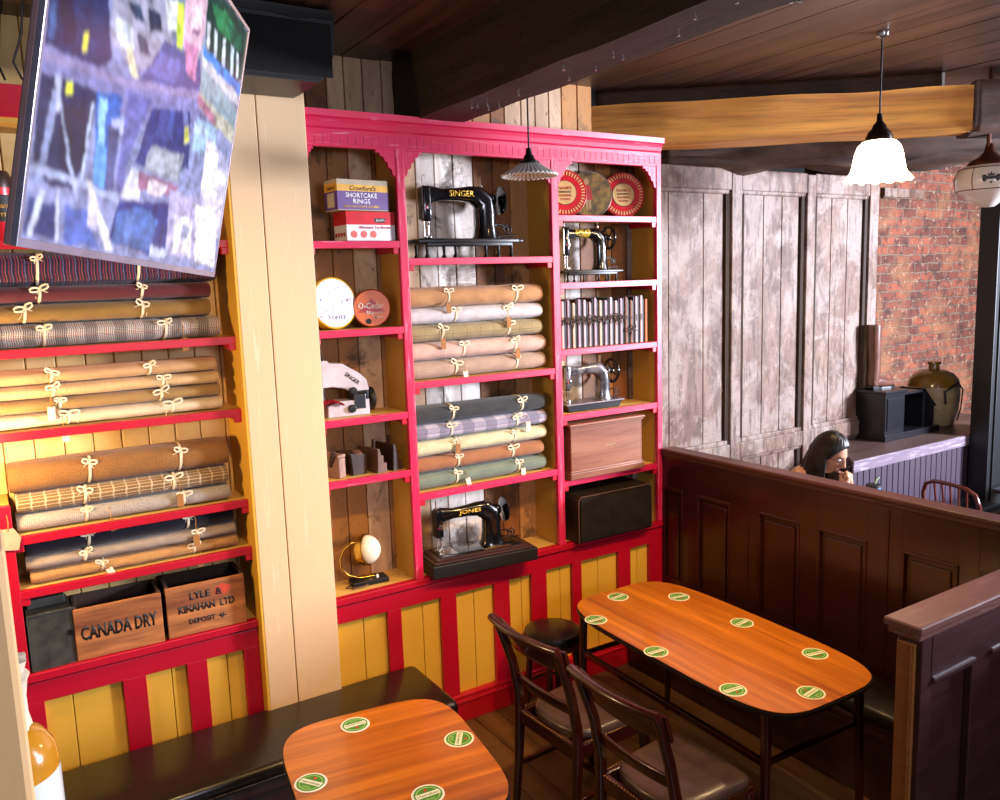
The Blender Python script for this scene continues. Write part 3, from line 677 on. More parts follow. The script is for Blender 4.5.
# ================================================================== SEWING MACHINES
def wheel(bm, r, w_, m, spokes=5, solid=False):
    if solid:
        lathe(bm, [(0, -w_*.9), (r*.25, -w_), (r*.5, -w_*.7), (r*.85, -w_*.55), (r, -w_*.3), (r, w_*.3), (r*.9, w_*.6), (r*.5, w_*.4), (r*.3, w_), (0, w_)], 28, m); return
    tube(bm, [(cos(2*pi*k/28)*r*.88, sin(2*pi*k/28)*r*.88, 0) for k in range(28)], r*.13, 8, m, True, (0, 0, 1))
    for k in range(spokes):
        a = 2*pi*k/spokes; loft(bm, [((cos(a)*r*.12, sin(a)*r*.12, 0), r*.09, r*.06), ((cos(a+.15)*r*.5, sin(a+.15)*r*.5, 0), r*.05, r*.045), ((cos(a)*r*.85, sin(a)*r*.85, 0), r*.08, r*.06)], 8, 2, m, True, (0, 0, 1))
    lathe(bm, [(0, -w_), (r*.2, -w_*.9), (r*.22, 0), (r*.2, w_*.9), (0, w_)], 14, m)
def machine(label, loc, rz, S=1., base='plate', lettering=None, spoked=False, armdecal=False, tall=1., bodym='black', wheelm='black'):
    """needle at the left (local -x), wheel at the right; origin centre of the bed at shelf level; S overall scale"""
    t = thing('sewing_machine', label, 'sewing machine', loc, rz, 'old sewing machines on the shelves')
    if base == 'plate':     # thin cast bed on small feet
        zb = .085*S
        bm = nb(); box(bm, -.29*S, .22*S, -.085*S, .085*S, zb-.022*S, zb, .006*S); box(bm, -.33*S, -.27*S, -.06*S, .06*S, zb-.018*S, zb-.006*S, .004*S); box(bm, .2*S, .25*S, -.07*S, .05*S, zb-.018*S, zb-.004*S, .004*S)
        box(bm, -.25*S, .18*S, -.088*S, -.07*S, zb-.036*S, zb-.016*S, .004*S)
        obj('bed', bm, 'iron', t, 40)
        for fx in (-.24, -.1, .12, .19):
            for fy in (-.06, .06):
                bm = nb(); lathe(bm, [(0, 0), (.012*S, 0), (.011*S, .01*S), (.006*S, .02*S), (.009*S, zb-.015*S), (0, zb-.015*S)], 12, T(fx*S, fy*S, 0)); obj('foot', bm, 'iron', t, 40)
    elif base == 'box':     # wooden plinth with moulding
        zb = .098*S
        bm = nb(); box(bm, -.30*S, .30*S, -.125*S, .115*S, 0, .068*S, .005*S); obj('base', bm, 'case', t)
        bm = nb(); box(bm, -.285*S, .285*S, -.112*S, .105*S, .066*S, .08*S, .006*S); box(bm, -.265*S, .265*S, -.097*S, .093*S, .078*S, .09*S, .004*S); obj('moulding', bm, 'dwoodx', t, None, 'reddish stepped top moulding')
        bm = nb(); box(bm, -.235*S, .225*S, -.08*S, .08*S, .088*S, zb, .003*S); obj('bed', bm, 'black', t, 40)
        bm = nb(); box(bm, -.225*S, -.135*S, -.07*S, .05*S, zb-.002, zb+.002, .001); box(bm, .0, .16*S, -.085*S, -.06*S, zb-.004, zb+.003, .001)
        obj('slide_plate', bm, 'chrome', t, None, 'bright steel slide plates')
    else:                   # deep tray bed
        zb = .05*S
        bm = nb(); prism(bm, [(-.25*S, 0), (.17*S, 0), (.2*S, zb), (-.27*S, zb)], -.08*S, .08*S, XZ); obj('bed', bm, 'iron', t, 40, bev=.004)
        bm = nb(); box(bm, -.275*S, .21*S, -.09*S, .09*S, zb-.004, zb+.004, .002); obj('bed_plate', bm, 'tarnish', t, None, 'worn silvery bed plate')
        for fx in (-.22, .16): bm = nb(); lathe(bm, [(0, -.002), (.014*S, 0), (.014*S, .012), (0, .012)], 12, T(fx*S, -.05*S, 0)); obj('foot', bm, 'iron', t, 40)
    H_ = .205*S*tall; X0 = .09*S
    bm = nb()
    secs = [((X0, 0, zb-.004), .074*S, .052*S), ((X0, 0, zb+.018*S), .060*S, .046*S), ((X0-.001, 0, zb+.07*S), .050*S, .042*S), ((X0, 0, zb+H_*.60), .052*S, .040*S), ((X0-.006*S, 0, zb+H_*.80), .054*S, .040*S),
            ((X0-.045*S, 0, zb+H_*.93), .048*S, .036*S), ((X0-.085*S, 0, zb+H_*.965), .037*S, .032*S), ((X0-.14*S, 0, zb+H_*.96), .030*S, .027*S), ((X0-.22*S, 0, zb+H_*.95), .027*S, .024*S), ((X0-.265*S, 0, zb+H_*.95), .036*S, .025*S), ((X0-.285*S, 0, zb+H_*.94), .042*S, .025*S)]
    loft(bm, secs, 18, 2.4)
    loft(bm, [((X0-.02*S, 0, zb+H_*.83), .036*S, .034*S), ((X0+.035*S, 0, zb+H_*.86), .03*S, .03*S), ((X0+.05*S, 0, zb+H_*.86), .024*S, .024*S)], 16, 2)
    hx = X0-.30*S
    box(bm, hx-.024*S, hx+.02*S, -.024*S, .024*S, zb+H_*.38, zb+H_*1.12, .009*S)
    obj('arm', bm, bodym, t, 50)
    bm = nb(); box(bm, hx-.030*S, hx-.022*S, -.02*S, .02*S, zb+H_*.42, zb+H_*1.08, .003*S); obj('face_plate', bm, 'chrome' if spoked else 'iron', t)
    bm = nb(); tube(bm, [(hx-.012*S, 0, zb+H_*.05), (hx-.012*S, 0, zb+H_*1.32)], .0035*S, 8); obj('needle_bar', bm, 'chrome', t, 50)
    bm = nb(); tube(bm, [(hx+.008*S, 0, zb+H_*.08), (hx+.008*S, 0, zb+H_*.45)], .0045*S, 8); box(bm, hx-.012*S, hx+.016*S, -.018*S, .014*S, zb+.004*S, zb+H_*.09, .003*S); lathe(bm, [(0, 0), (.008*S, 0), (.01*S, .01*S), (0, .012*S)], 10, T(hx+.008*S, -.002, zb+H_*.3))
    obj('presser_foot', bm, 'chrome', t, 50)
    bm = nb(); lathe(bm, [(0, 0), (.014*S, 0), (.015*S, .006*S), (.009*S, .012*S), (.011*S, .018*S), (0, .02*S)], 16, T(hx, -.022*S, zb+H_*.66) @ AY); obj('tension_dial', bm, 'chrome', t, 50)
    bm = nb(); wheel(bm, (.066 if not spoked else .088)*S, .012*S, T(X0+.078*S, 0, zb+H_*.84) @ RY(90), 5, not spoked); obj('handwheel', bm, wheelm, t, 50)
    bm = nb(); tube(bm, [(X0-.02*S, 0, zb+H_*1.1), (X0-.02*S, 0, zb+H_*1.34)], .0025*S, 6); lathe(bm, [(0, 0), (.009*S, 0), (.009*S, .004*S), (0, .005*S)], 10, T(X0-.02*S, 0, zb+H_*1.13)); obj('spool_pin', bm, 'chrome', t, 50)
    bm = nb(); wheel(bm, .024*S, .006*S, T(X0+.105*S, -.02*S, zb+H_*.22) @ RX(90), 4, False)
    tube(bm, [(X0+.03*S, -.02*S, zb+H_*.3), (X0+.07*S, -.02*S, zb+H_*.32), (X0+.105*S, -.016*S, zb+H_*.22)], .005*S, 6); tube(bm, [(X0+.04*S, -.02*S, zb+.01), (X0+.15*S, -.02*S, zb+.018*S)], .004*S, 6)
    obj('bobbin_winder', bm, 'iron', t, 50)
    if lettering:
        text('lettering', lettering, 'gold', t, T(X0-.135*S, -.0325*S, zb+H_*.965) @ RX(90), .125*S, .027*S, ext=.003)
    if armdecal:
        bm = nb(); secs = [((X0-.10*S-.13*S*k/8, 0, zb+H_*.964-.0*k), .0345*S-.0008*k*S, .0305*S-.0007*k*S) for k in range(9)]
        loft(bm, secs, 18, 2.4, None, False); obj('gold_decoration', bm, 'golddec', t, 50)
    return t
M['case'] = plain('black_leatherette', '16120f', .5, 0, 0, .25, .0006)
M['tarnish'] = plain('tarnished_nickel', '8a8084', .35, .8)
M['golddec'] = NT('gold_scroll_decoration').m
def _gd():
    k = NT('gold_scrollwork'); v = k.coord(); f = k.noise(v, 90, 3, .6, 1.5)
    k.col(k.mix(k.ramp(f, .47, .53), '14100a', 'd8b040')); k.set(.25, .3, .4); return k.m
M['golddec'] = _gd()
def _gs():
    k = NT('worn_silvery_enamel'); v = k.coord(); f = k.noise(v, 60, 4, .6, 1)
    k.col(k.mix(k.ramp(k.noise(v, 22, 3), .35, .65), '3a383c', '8c888e')); k.set(.22, .5, .4); return k.m
M['silver'] = _gs()
machine('black gold-lettered sewing machine on thin cast bed, alone on the top middle shelf', (2.20, 3.755, 2.479), -3, 1.13, 'plate', 'SINGER', tall=1.02)
machine('black sewing machine on a dark wooden plinth jutting from the bottom middle shelf', (2.145, 3.70, .849), -6, 1.02, 'box', 'JONES')
machine('small black sewing machine with gold scrollwork arm, upper of two in the right column', (3.02, 3.78, 2.334), -2, .80, 'plate', None, True, True, 1.32)
machine('small worn silvery sewing machine on a tray bed, lower of two in the right column', (3.02, 3.78, 1.595), -2, .86, 'tray', None, True, False, 1.12, 'silver')
# ================================================================== BOXES, TINS AND TOOLS ON THE SHELVES
def pbox(name, label, cat, x0, x1, y0, y1, z0, z1, m, group=None, rz=0, bev=.002):
    cx, cy = (x0+x1)/2, (y0+y1)/2; t = thing(name, label, cat, (cx, cy, z0), rz, group)
    bm = nb(); box(bm, x0-cx, x1-cx, y0-cy, y1-cy, 0, z1-z0, bev); obj('body', bm, m, t); return t, (x1-x0)/2, (y1-y0)/2, z1-z0
FR = RX(90)          # text/prints facing the room (-y)
SD = RZ(-90) @ RX(90)  # facing -x
def patch(root, name, m, x0, x1, z0, z1, y, label=None, side=False, th=.0008):
    bm = nb()
    if side: box(bm, y-th, y, x0, x1, z0, z1)
    else: box(bm, x0, x1, y-th, y, z0, z1)
    return obj(name, bm, m, root, label=label)
pur = plain('purple_card', '5c3478', .5); yel = plain('yellow_card', 'e0a420', .5); cardg = plain('worn_pale_card', 'b8a888', .7)
t, hx, hy, h = pbox('biscuit_box', 'worn purple and yellow shortcake box with pale lid, atop the red and white box', 'box', 1.445, 1.715, 3.675, 3.80, 2.703, 2.845, cardg, rz=6)
patch(t, 'purple_band', pur, -hx, hx, .004, .088, -hy); patch(t, 'yellow_band', yel, -hx, hx, .088, .118, -hy)
patch(t, 'purple_side', pur, -hy, hy, .004, .088, -hx, side=True); patch(t, 'yellow_side', yel, -hy, hy, .088, .125, -hx, side=True)
patch(t, 'side_label', cardg, -.035, .035, .015, .08, -hx-.001, side=True)
text('lettering', 'SHORTCAKE', 'text_white', t, T(-.01, -hy-.001, .070) @ FR, .165, .022)
text('lettering', 'RINGS', 'text_white', t, T(-.01, -hy-.001, .043) @ FR, .09, .022)
text('lettering', 'MILK CHOCOLATE COVERED', 'gold', t, T(-.01, -hy-.001, .019) @ FR, .19, .011)
text('lettering', "Crawford's", 'text_black', t, T(0, -hy-.001, .103) @ FR, .14, .022, .3)
text('lettering', "Crawford's", 'text_black', t, T(-hx-.001, 0, .105) @ SD, .09, .022, .3)
redc = plain('scarlet_card', 'd01020', .35, 0, .3); whc = plain('white_card', 'e6e0de', .4)
t, hx, hy, h = pbox('biscuit_box', 'red and white tea biscuit box under the purple shortcake box', 'box', 1.49, 1.745, 3.68, 3.82, 2.5645, 2.70, whc, rz=3)
patch(t, 'red_band', redc, -hx, hx, .074, h, -hy); patch(t, 'red_side', redc, -hy, hy, .074, h, -hx, side=True)
patch(t, 'logo_plate', 'text_black', .02, .075, .085, .105, -hy-.001); text('lettering', "Jacob's", 'text_white', t, T(.048, -hy-.002, .095) @ FR, .045)
text('lettering', 'Afternoon Tea Biscuits', redc, t, T(.02, -hy-.001, .062) @ FR, .17, .012)
bm = nb()
for k in range(3): lathe(bm, [(0, 0), (.017, 0), (.017, .001), (0, .001)], 18, T(-.09+.05*k, -hy, .03) @ AY)
obj('biscuit_pictures', bm, plain('coral_biscuit_print', 'd8584c', .5), t)
bm = nb()
for k in range(4): lathe(bm, [(0, 0), (.011, 0), (.011, .001), (0, .001)], 14, T(-hx-.001, -.045+.03*k, .03) @ RY(-90))
obj('biscuit_pictures', bm, plain('dark_coral_print', 'b03a30', .5), t)
def round_tin(label, x, y, z, r, dep, rz, lean, rimm, facem, name='round_tin'):
    """face towards the room; z is the centre height"""
    t = thing(name, label, 'tin', (x, y, z), rz, 'round tins on the shelves', lean)
    bm = nb(); lathe(bm, [(0, -dep), (r*.985, -dep), (r*.985, -.012), (r, -.012), (r, 0), (r*.97, .003), (r*.94, .001), (0, .001)], 48, AY); obj('body', bm, rimm, t, 40)
    bm = nb(); lathe(bm, [(0, .001), (r*.935, .001), (r*.935, .0025), (0, .0025)], 48, AY); obj('lid_face', bm, facem, t)
    return t
whf = NT('chipped_white_enamel_print')
def _wf():
    k = whf; v = k.coord(); f = k.noise(v, 36, 4, .7); g = k.noise(v, 22, 3)
    c = k.mix(k.ramp(f, .58, .63), 'c4c2c2', '6a6888'); c = k.mix(k.ramp(g, .64, .67), c, '6a2a34'); k.col(c); k.set(.35); return k.m
_wf()
t = round_tin('large round tin with white face and yellow rim, at the left of the orange tin', 1.445, 3.76, 2.276, .124, .06, 12, -7, plain('yellow_tin_rim', 'd0a018', .35), whf.m)
text('lettering', 'TOFFEE', plain('violet_ink', '50506e', .6), t, T(.005, -.003, -.07) @ FR, .10, .02, curve=1.2)
oran = plain('orange_tin_print', 'dd6a14', .38)
t = round_tin('orange round tin beside the white and yellow tin', 1.635, 3.755, 2.244, .093, .05, -14, -4, plain('dark_orange_tin', '9a3a10', .4), oran)
bm = nb(); prism(bm, [(-.07, -.02), (.0, .045), (.065, -.02)], 0, .001, T(0, -.003, 0) @ XZ); obj('red_triangle', bm, plain('red_print', 'b02418', .4), t)
text('lettering', 'O-Cedar', 'text_white', t, T(-.005, -.0045, .012) @ FR, .125, .03); text('lettering', 'Slip-on', 'text_white', t, T(.01, -.0045, -.024) @ FR, .08, .022)
text('lettering', 'Mop', 'text_white', t, T(.03, -.0045, -.046) @ FR, .045, .018)
bm = nb(); lathe(bm, [(0, 0), (.014, 0), (.014, .0015), (0, .0015)], 20, T(-.02, -.003, -.064) @ AY); obj('seal', bm, 'text_black', t)
t = thing('patterned_tin', 'small multicoloured tin peeking out behind the white and yellow tin', 'tin', (1.36, 3.85, 2.151))
bm = nb(); lathe(bm, [(0, 0), (.05, 0), (.05, .18), (.047, .185), (.047, .205), (0, .205)], 24); obj('body', bm, plain('brick_red_tin', '8a2a1c', .4), t, 40)
bm = nb(); lathe(bm, [(.0505, .05), (.0512, .06), (.0512, .12), (.0505, .13)], 24); obj('label_band', bm, plain('ochre_label', 'b08838', .5), t, 40)
# toffee tins top right
def toffee(label, x, rz):
    t = round_tin(label, x, 3.79, 2.834, .131, .05, rz, -7, plain('gold_red_tin_rim', 'c0322a', .35), redc)
    bm = nb()
    for k in range(40):
        a = 2*pi*k/40; m = T(0, -.003, 0) @ XZ @ Matrix.Rotation(a, 4, 'Z'); prism(bm, [(.098, -.0028), (.119, -.0042), (.119, .0042), (.098, .0028)], 0, .001, m)
    obj('gold_ticks', bm, plain('pale_gold_print', 'e0b878', .5), t, None, 'pale gold dashes round the rim')
    bm = nb(); lathe(bm, [(0, 0), (.069, 0), (.069, .001), (0, .001)], 40, T(0, -.003, 0) @ AY); obj('roundel_border', bm, 'text_black', t)
    bm = nb(); lathe(bm, [(0, 0), (.066, 0), (.066, .0018), (0, .0018)], 40, T(0, -.003, 0) @ AY); obj('roundel', bm, plain('buff_print', 'dcb070', .5), t, None, 'buff central roundel')
    ri = plain('rust_ink', 'a02c18', .6)
    text('lettering', "Farrah's", ri, t, T(0, -.0055, .028) @ FR, .085, .02, .3, label=None); text('lettering', 'HARROGATE', 'text_black', t, T(0, -.0055, .004) @ FR, .075, .012)
    text('lettering', 'ORIGINAL', ri, t, T(0, -.0055, -.016) @ FR, .08, .013); text('lettering', 'TOFFEE', ri, t, T(0, -.0055, -.037) @ FR, .06, .013); return t
toffee('red toffee tin with buff centre, left of the painted tin on the top right shelf', 2.855, -20)
toffee('red toffee tin with buff centre, right of the painted tin on the top right shelf', 3.285, -22)
def _pt():
    k = NT('faded_painted_lid'); v = k.coord(); f = k.noise(v, 12, 5, .6); g = k.noise(v, 30, 3)
    c = k.mix(k.ramp(f, .4, .6), '3a2c1c', '8a6c2c'); c = k.mix(k.ramp(g, .6, .66, 0, .6), c, 'a04a34'); k.col(c); k.set(.45); return k.m
t = round_tin('dark round tin with a faded painted figure, standing between the two red toffee tins', 3.075, 3.84, 2.838, .136, .03, -20, -6, plain('dull_tin_rim', '7a6a5c', .3, .5), _pt())
bm = nb(); m = T(-.02, -.003, 0) @ XZ; prism(bm, [(-.03, -.03), (.035, -.035), (.03, .02), (.02, .05), (-.015, .055), (-.03, .02)], 0, .001, m); obj('painted_coat', bm, plain('faded_red_paint', 'a82c24', .5), t)
bm = nb(); prism(bm, [(-.012, .055), (.014, .055), (.016, .08), (0, .09), (-.014, .08)], 0, .001, m); prism(bm, [(-.006, -.09), (.004, -.09), (.008, -.035), (-.01, -.035)], 0, .001, m); prism(bm, [(.012, -.085), (.022, -.085), (.022, -.035), (.01, -.035)], 0, .001, m)
obj('painted_figure', bm, plain('faded_flesh_paint', 'b08a60', .5), t)
# top-left tins, behind the television's left edge
for k, (x, lb) in enumerate(((.105, 'red and black tin with gold lettering, at the far left beyond the television edge'), (.0, 'red canister cut off by the left edge of the photo'))):
    t = thing('tall_tin', lb, 'tin', (x, 3.76, 2.570))
    bm = nb(); lathe(bm, [(0, 0), (.06, 0), (.062, .004), (.062, .20), (0, .20)], 28); obj('body', bm, redc, t, 40)
    bm = nb(); lathe(bm, [(.0635, .198), (.0635, .235), (.05, .262), (0, .264)], 28); obj('lid', bm, plain('brown_tin_lid', '3c2820', .35, .3), t, 40)
    bm = nb(); lathe(bm, [(.0628, .07), (.0632, .075), (.0632, .165), (.0628, .17)], 28); o = obj('label_band', bm, 'text_black', t, 40)
    text('lettering', 'CLARNICO' if k else 'Walkers', 'gold', t, T(0, -.064, .13) @ FR, .07, .02); text('lettering', 'MINTS', 'gold', t, T(0, -.064, .095) @ FR, .05, .014)
# toy sewing machine (left column)
grp = plain('pale_grey_plastic', 'c4bcc4', .35, 0, .2); gsd = plain('pale_grey_plastic_side', 'b0a49c', .4)
t = thing('overlock_machine', 'pale grey overlock sewing machine with a black knob and crimson cloth', 'sewing machine', (1.50, 3.79, 1.727), -4)
bm = nb(); prism(bm, [(-.14, .145), (-.14, .275), (-.105, .275), (-.10, .262), (-.03, .255), (.0, .235), (.05, .205), (.085, .17), (.095, .12), (.06, .11), (.0, .118), (-.03, .135), (-.09, .148)], -.04, .04, XZ, .004); obj('arm', bm, grp, t, 50)
bm = nb(); prism(bm, [(-.12, 0), (-.12, .055), (-.06, .075), (.09, .075), (.09, 0)], -.05, .05, XZ, .003); obj('base', bm, grp, t, 50)
bm = nb(); box(bm, .0, .09, -.045, .045, .02, .12, .006); obj('housing', bm, 'iron', t)
bm = nb(); box(bm, .012, .072, -.053, -.044, .03, .10, .003); obj('thread_window', bm, 'chrome', t)
bm = nb(); prism(bm, [(-.145, .275), (-.118, .275), (-.128, .325), (-.148, .325)], -.014, .014, XZ, .003); obj('lever', bm, 'plastic', t)
bm = nb(); box(bm, -.155, -.14, -.03, .03, .14, .27, .003); obj('face_plate', bm, 'plastic', t)
bm = nb(); tube(bm, [(-.125, 0, .05), (-.125, 0, .15)], .006, 8); box(bm, -.14, -.11, -.012, .012, .06, .075, .002); obj('needle_bar', bm, 'chrome', t, 50)
for (x_, z_) in ((.01, .12), (.0, .035)):
    bm = nb(); lathe(bm, [(0, 0), (.02, 0), (.021, .01), (.016, .022), (0, .024)], 20, T(x_, -.044, z_) @ AY); obj('dial', bm, 'plastic', t, 40)
bm = nb(); lathe(bm, [(0, -.02), (.05, -.018), (.058, -.006), (.058, .006), (.045, .014), (.02, .02), (0, .02)], 30, T(.115, 0, .07) @ RY(90)); obj('handwheel', bm, 'plastic', t, 40)
text('lettering', 'SINGER', 'text_black', t, T(.012, -.0415, .182) @ RX(90) @ RZ(-38), .085, .02)
bm = nb(); N_ = 12; g_ = [[bm.verts.new((-.175+.125*i/N_, -.075+.09*j/N_, .078+.006*sin(i*1.3+j)-max(0, (3-i))*.024*(.9+.1*sin(j)) - max(0, i-9)*.006)) for j in range(N_+1)] for i in range(N_+1)]
for i in range(N_):
    for j in range(N_): bm.faces.new((g_[i][j], g_[i+1][j], g_[i+1][j+1], g_[i][j+1]))
bmesh.ops.solidify(bm, geom=list(bm.faces), thickness=.002)
tg = obj('red_cloth', bm, plain('crimson_cloth_scrap', 'b8123a', .8), None, 60); tg.location = (1.50, 3.79, 1.727)
tag(tg, 'crimson cloth scrap lying under the needle of the pale grey overlock machine', 'cloth'); tg.name = 'cloth_scrap'
# wooden planes
pw = wood('old_beech_tool_wood', '4a2c20', '7a5644', 'Y', 12, .5, .1)
pw2 = wood('dark_tool_wood', '22140f', '3e281e', 'Y', 12, .45, .1)
t = thing('wood_plane', 'pale-edged wooden moulding plane leaning at the left end of the tool shelf', 'hand plane', (1.385, 3.80, 1.431), 22, 'old wooden planes on the tool shelf')
bm = nb(); box(bm, -.022, .022, -.09, .075, 0, .098, .004); box(bm, -.022, .03, -.085, .08, .098, .115, .004); obj('body', bm, wood('pale_beech', '6c4a3a', 'a8826c', 'Y', 12, .5), t)
bm = nb(); box(bm, -.008, .008, -.012, .012, .06, .165, .003, Matrix.Rotation(radians(28), 4, 'X') @ RY(-14)); obj('wedge', bm, pw2, t)
t = thing('wood_plane', 'squat dark block plane, second from the left on the tool shelf', 'hand plane', (1.505, 3.80, 1.431), 8, 'old wooden planes on the tool shelf')
bm = nb(); prism(bm, [(-.04, 0), (.04, 0), (.045, .10), (-.05, .11)], -.07, .07, XZ, .004); obj('body', bm, pw2, t); bm = nb(); box(bm, -.02, .02, -.02, .02, .09, .125, .004, Matrix.Rotation(radians(25), 4, 'X')); obj('wedge', bm, pw, t)
for k, (x_, lb, hh) in enumerate(((1.61, 'stepped wooden moulding plane, third from the left on the tool shelf', .0), (1.695, 'slim stepped wooden moulding plane at the right end of the tool shelf', .012))):
    t = thing('moulding_plane', lb, 'hand plane', (x_, 3.78, 1.431), 10, 'old wooden planes on the tool shelf')
    bm = nb(); prism(bm, [(-.032, 0), (.026, 0), (.026, .045), (.008, .045), (.008, .085+hh), (-.006, .085+hh), (-.012, .12+hh), (-.026, .12+hh)], -.08, .08, XZ, .003); obj('body', bm, pw2 if k else pw, t)
    bm = nb(); box(bm, -.018, -.008, -.01, .01, .10, .165+hh, .002, Matrix.Rotation(radians(10), 4, 'X')); obj('wedge', bm, pw2, t)
# eyeball lamp
t = thing('table_lamp', 'brass and cream ball lamp on a curved arm above a black base', 'lamp', (1.53, 3.79, .849), -4)
bm = nb(); box(bm, -.075, .115, -.045, .045, 0, .026, .004); obj('base', bm, 'plastic', t)
bm = nb(); pts = [(.06, 0, .03), (-.04, -.005, .035)]+[(-.075+(-.055)*cos(a), -.005, .115-.085*sin(a) if a < 1.57 else .115+.10*(-sin(a))) for a in ()]
arc = [(.05, 0, .030), (-.03, 0, .034), (-.085, 0, .058), (-.118, 0, .10), (-.122, 0, .15), (-.10, 0, .195), (-.06, 0, .222), (-.02, 0, .224)]
tube(bm, arc, .0065, 10); obj('arm', bm, 'brass', t, 60)
bm = nb(); m = T(.015, 0, .175) @ RZ(-42) @ RY(80)
lathe(bm, [(.0785*cos(a*pi/2/10), -.0785*sin(a*pi/2/10)) for a in range(-1, 11)], 32, m); lathe(bm, [(.0785, .008), (.082, .008), (.082, -.008), (.0785, -.008)], 32, m); obj('brass_shell', bm, 'brass', t, 60)
bm = nb(); lathe(bm, [(.072, .0)]+[(.076*cos(a*pi/2/10), .076*sin(a*pi/2/10)) for a in range(1, 11)], 32, m); obj('glass_dome', bm, plain('cream_opal_glass', 'e8dcc0', .12, 0, .6, .03), t, 60)
bm = nb(); lathe(bm, [(.008, 0), (.008, .01), (.004, .018), (0, .02)], 12, T(.06, -.02, .025)); obj('switch', bm, 'white', t, 50)
bm = nb(); tube(bm, [(-.07, .0, .008), (-.11, -.03, .006), (-.08, -.06, .006), (-.02, -.055, .006), (.0, -.046, .008)], .004, 6); obj('cable', bm, plain('brown_flex', '6a4020', .6), t, 60)
# pattern books with spines
bk = plain('dark_book_cover', '1e1210', .5); 
SP = [155, 208, 228, 270, 305, 350, 370, 418, 465, 507, 548, 597, 640, 675, 740, 775, 820]
for k, sp in enumerate(SP[:]):
    x_ = 2.735+(3.395-2.735)*(k+.5)/len(SP); wd = .0165 if k not in (1, 5) else .011
    side = ['first', 'second', 'third', 'fourth', 'fifth', 'sixth', 'seventh', 'eighth', 'ninth', 'tenth', 'eleventh', 'twelfth', 'thirteenth', 'fourteenth', 'fifteenth', 'sixteenth', 'last'][k]
    kindw = ['dark-covered sample book with mauve spine and cord bow', 'dark-covered sample book with brown spine', 'sample book with plain slotted spine'][0 if k < 12 else (1 if k in (12, 13, 16) else 2)]
    hh = .262+.012*math.sin(k*2.3)+(.012 if k in (15,) else 0)
    t = thing('sample_book', '%s, %s from the left' % (kindw, side) if k < 16 else 'sample book with an orange-brown spine at the right end of its row', 'book', (x_, 3.79, 1.966), 0, 'upright sample books in the right column')
    bm = nb(); box(bm, -.018, -wd/2, -.085, .08, 0, hh, .001); box(bm, wd/2, .018, -.085, .08, 0, hh-.004, .001); obj('cover', bm, bk, t)
    bm = nb(); box(bm, -wd/2, wd/2, -.092, .078, 0, hh+.004, .003); obj('spine', bm, plain('book_spine_%s' % side, ['b89a98', 'a08a98', 'c0a088', '9a8898', 'b0a0a8'][k % 5] if k not in (12, 13, 16) else ('7a4a34' if k != 16 else 'c0642c'), .7), t)
    if k < 12 or k == 13:
        bm = nb(); bow(bm, (0, -.093, hh*(.60 if k != 13 else .35)), .85, 100+k); tube(bm, [(-.017, -.09, hh*.6), (0, -.096, hh*.6), (.017, -.09, hh*.6)], .002, 6); obj('cord_bow', bm, plain('dark_brown_cord', '3a2416', .8) if k == 0 else bpy.data.materials['dark_brown_cord'], t, 60)
    elif k in (14, 15):
        bm = nb(); box(bm, -.004, .004, -.0935, -.0915, hh*.48, hh*.62, .001); obj('slot', bm, 'text_black', t)
# wooden machine case and black case
wc = wood('walnut_case_wood', '6a3c28', '9a6a54', 'X', 10, .35, .2)
t = thing('wooden_case', 'reddish wooden sewing machine case with moulded lid in the right column', 'case', (3.02, 3.755, 1.218), -1)
bm = nb(); box(bm, -.262, .262, -.11, .11, .035, .30, .004); obj('body', bm, wc, t)
bm = nb(); box(bm, -.272, .272, -.12, .12, 0, .04, .005); box(bm, -.267, .267, -.115, .115, .038, .05, .004); obj('plinth', bm, wc, t)
bm = nb(); box(bm, -.27, .27, -.118, .118, .295, .308, .003); box(bm, -.278, .278, -.126, .126, .306, .322, .006); obj('lid', bm, wc, t)
text('lettering', 'Singer', plain('faded_gilt', 'b89a70', .6), t, T(.02, -.1106, .17) @ FR, .08, .02, .3)
t = thing('black_case', 'plain black leatherette machine case at the bottom of the right column', 'case', (3.045, 3.73, .850), -1)
bm = nb(); prism(bm, [(-.275, 0), (.275, 0), (.275, .255), (.255, .275), (-.255, .275), (-.275, .255)], -.125, .135, XZ, .012); obj('body', bm, plain('scuffed_black_leatherette', '241e18', .42, 0, .1, .25, .0006), t, 30)
bm = nb(); tube(bm, [(-.272, -.127, .003), (-.272, -.127, .25), (-.25, -.127, .271), (.25, -.127, .271), (.272, -.127, .25), (.272, -.127, .003)], .004, 6); obj('piping', bm, plain('worn_brown_edge', '5a4436', .5), t, 60)
bm = nb(); box(bm, -.30, -.277, -.03, .03, .17, .18, .004); obj('handle', bm, 'plastic', t)
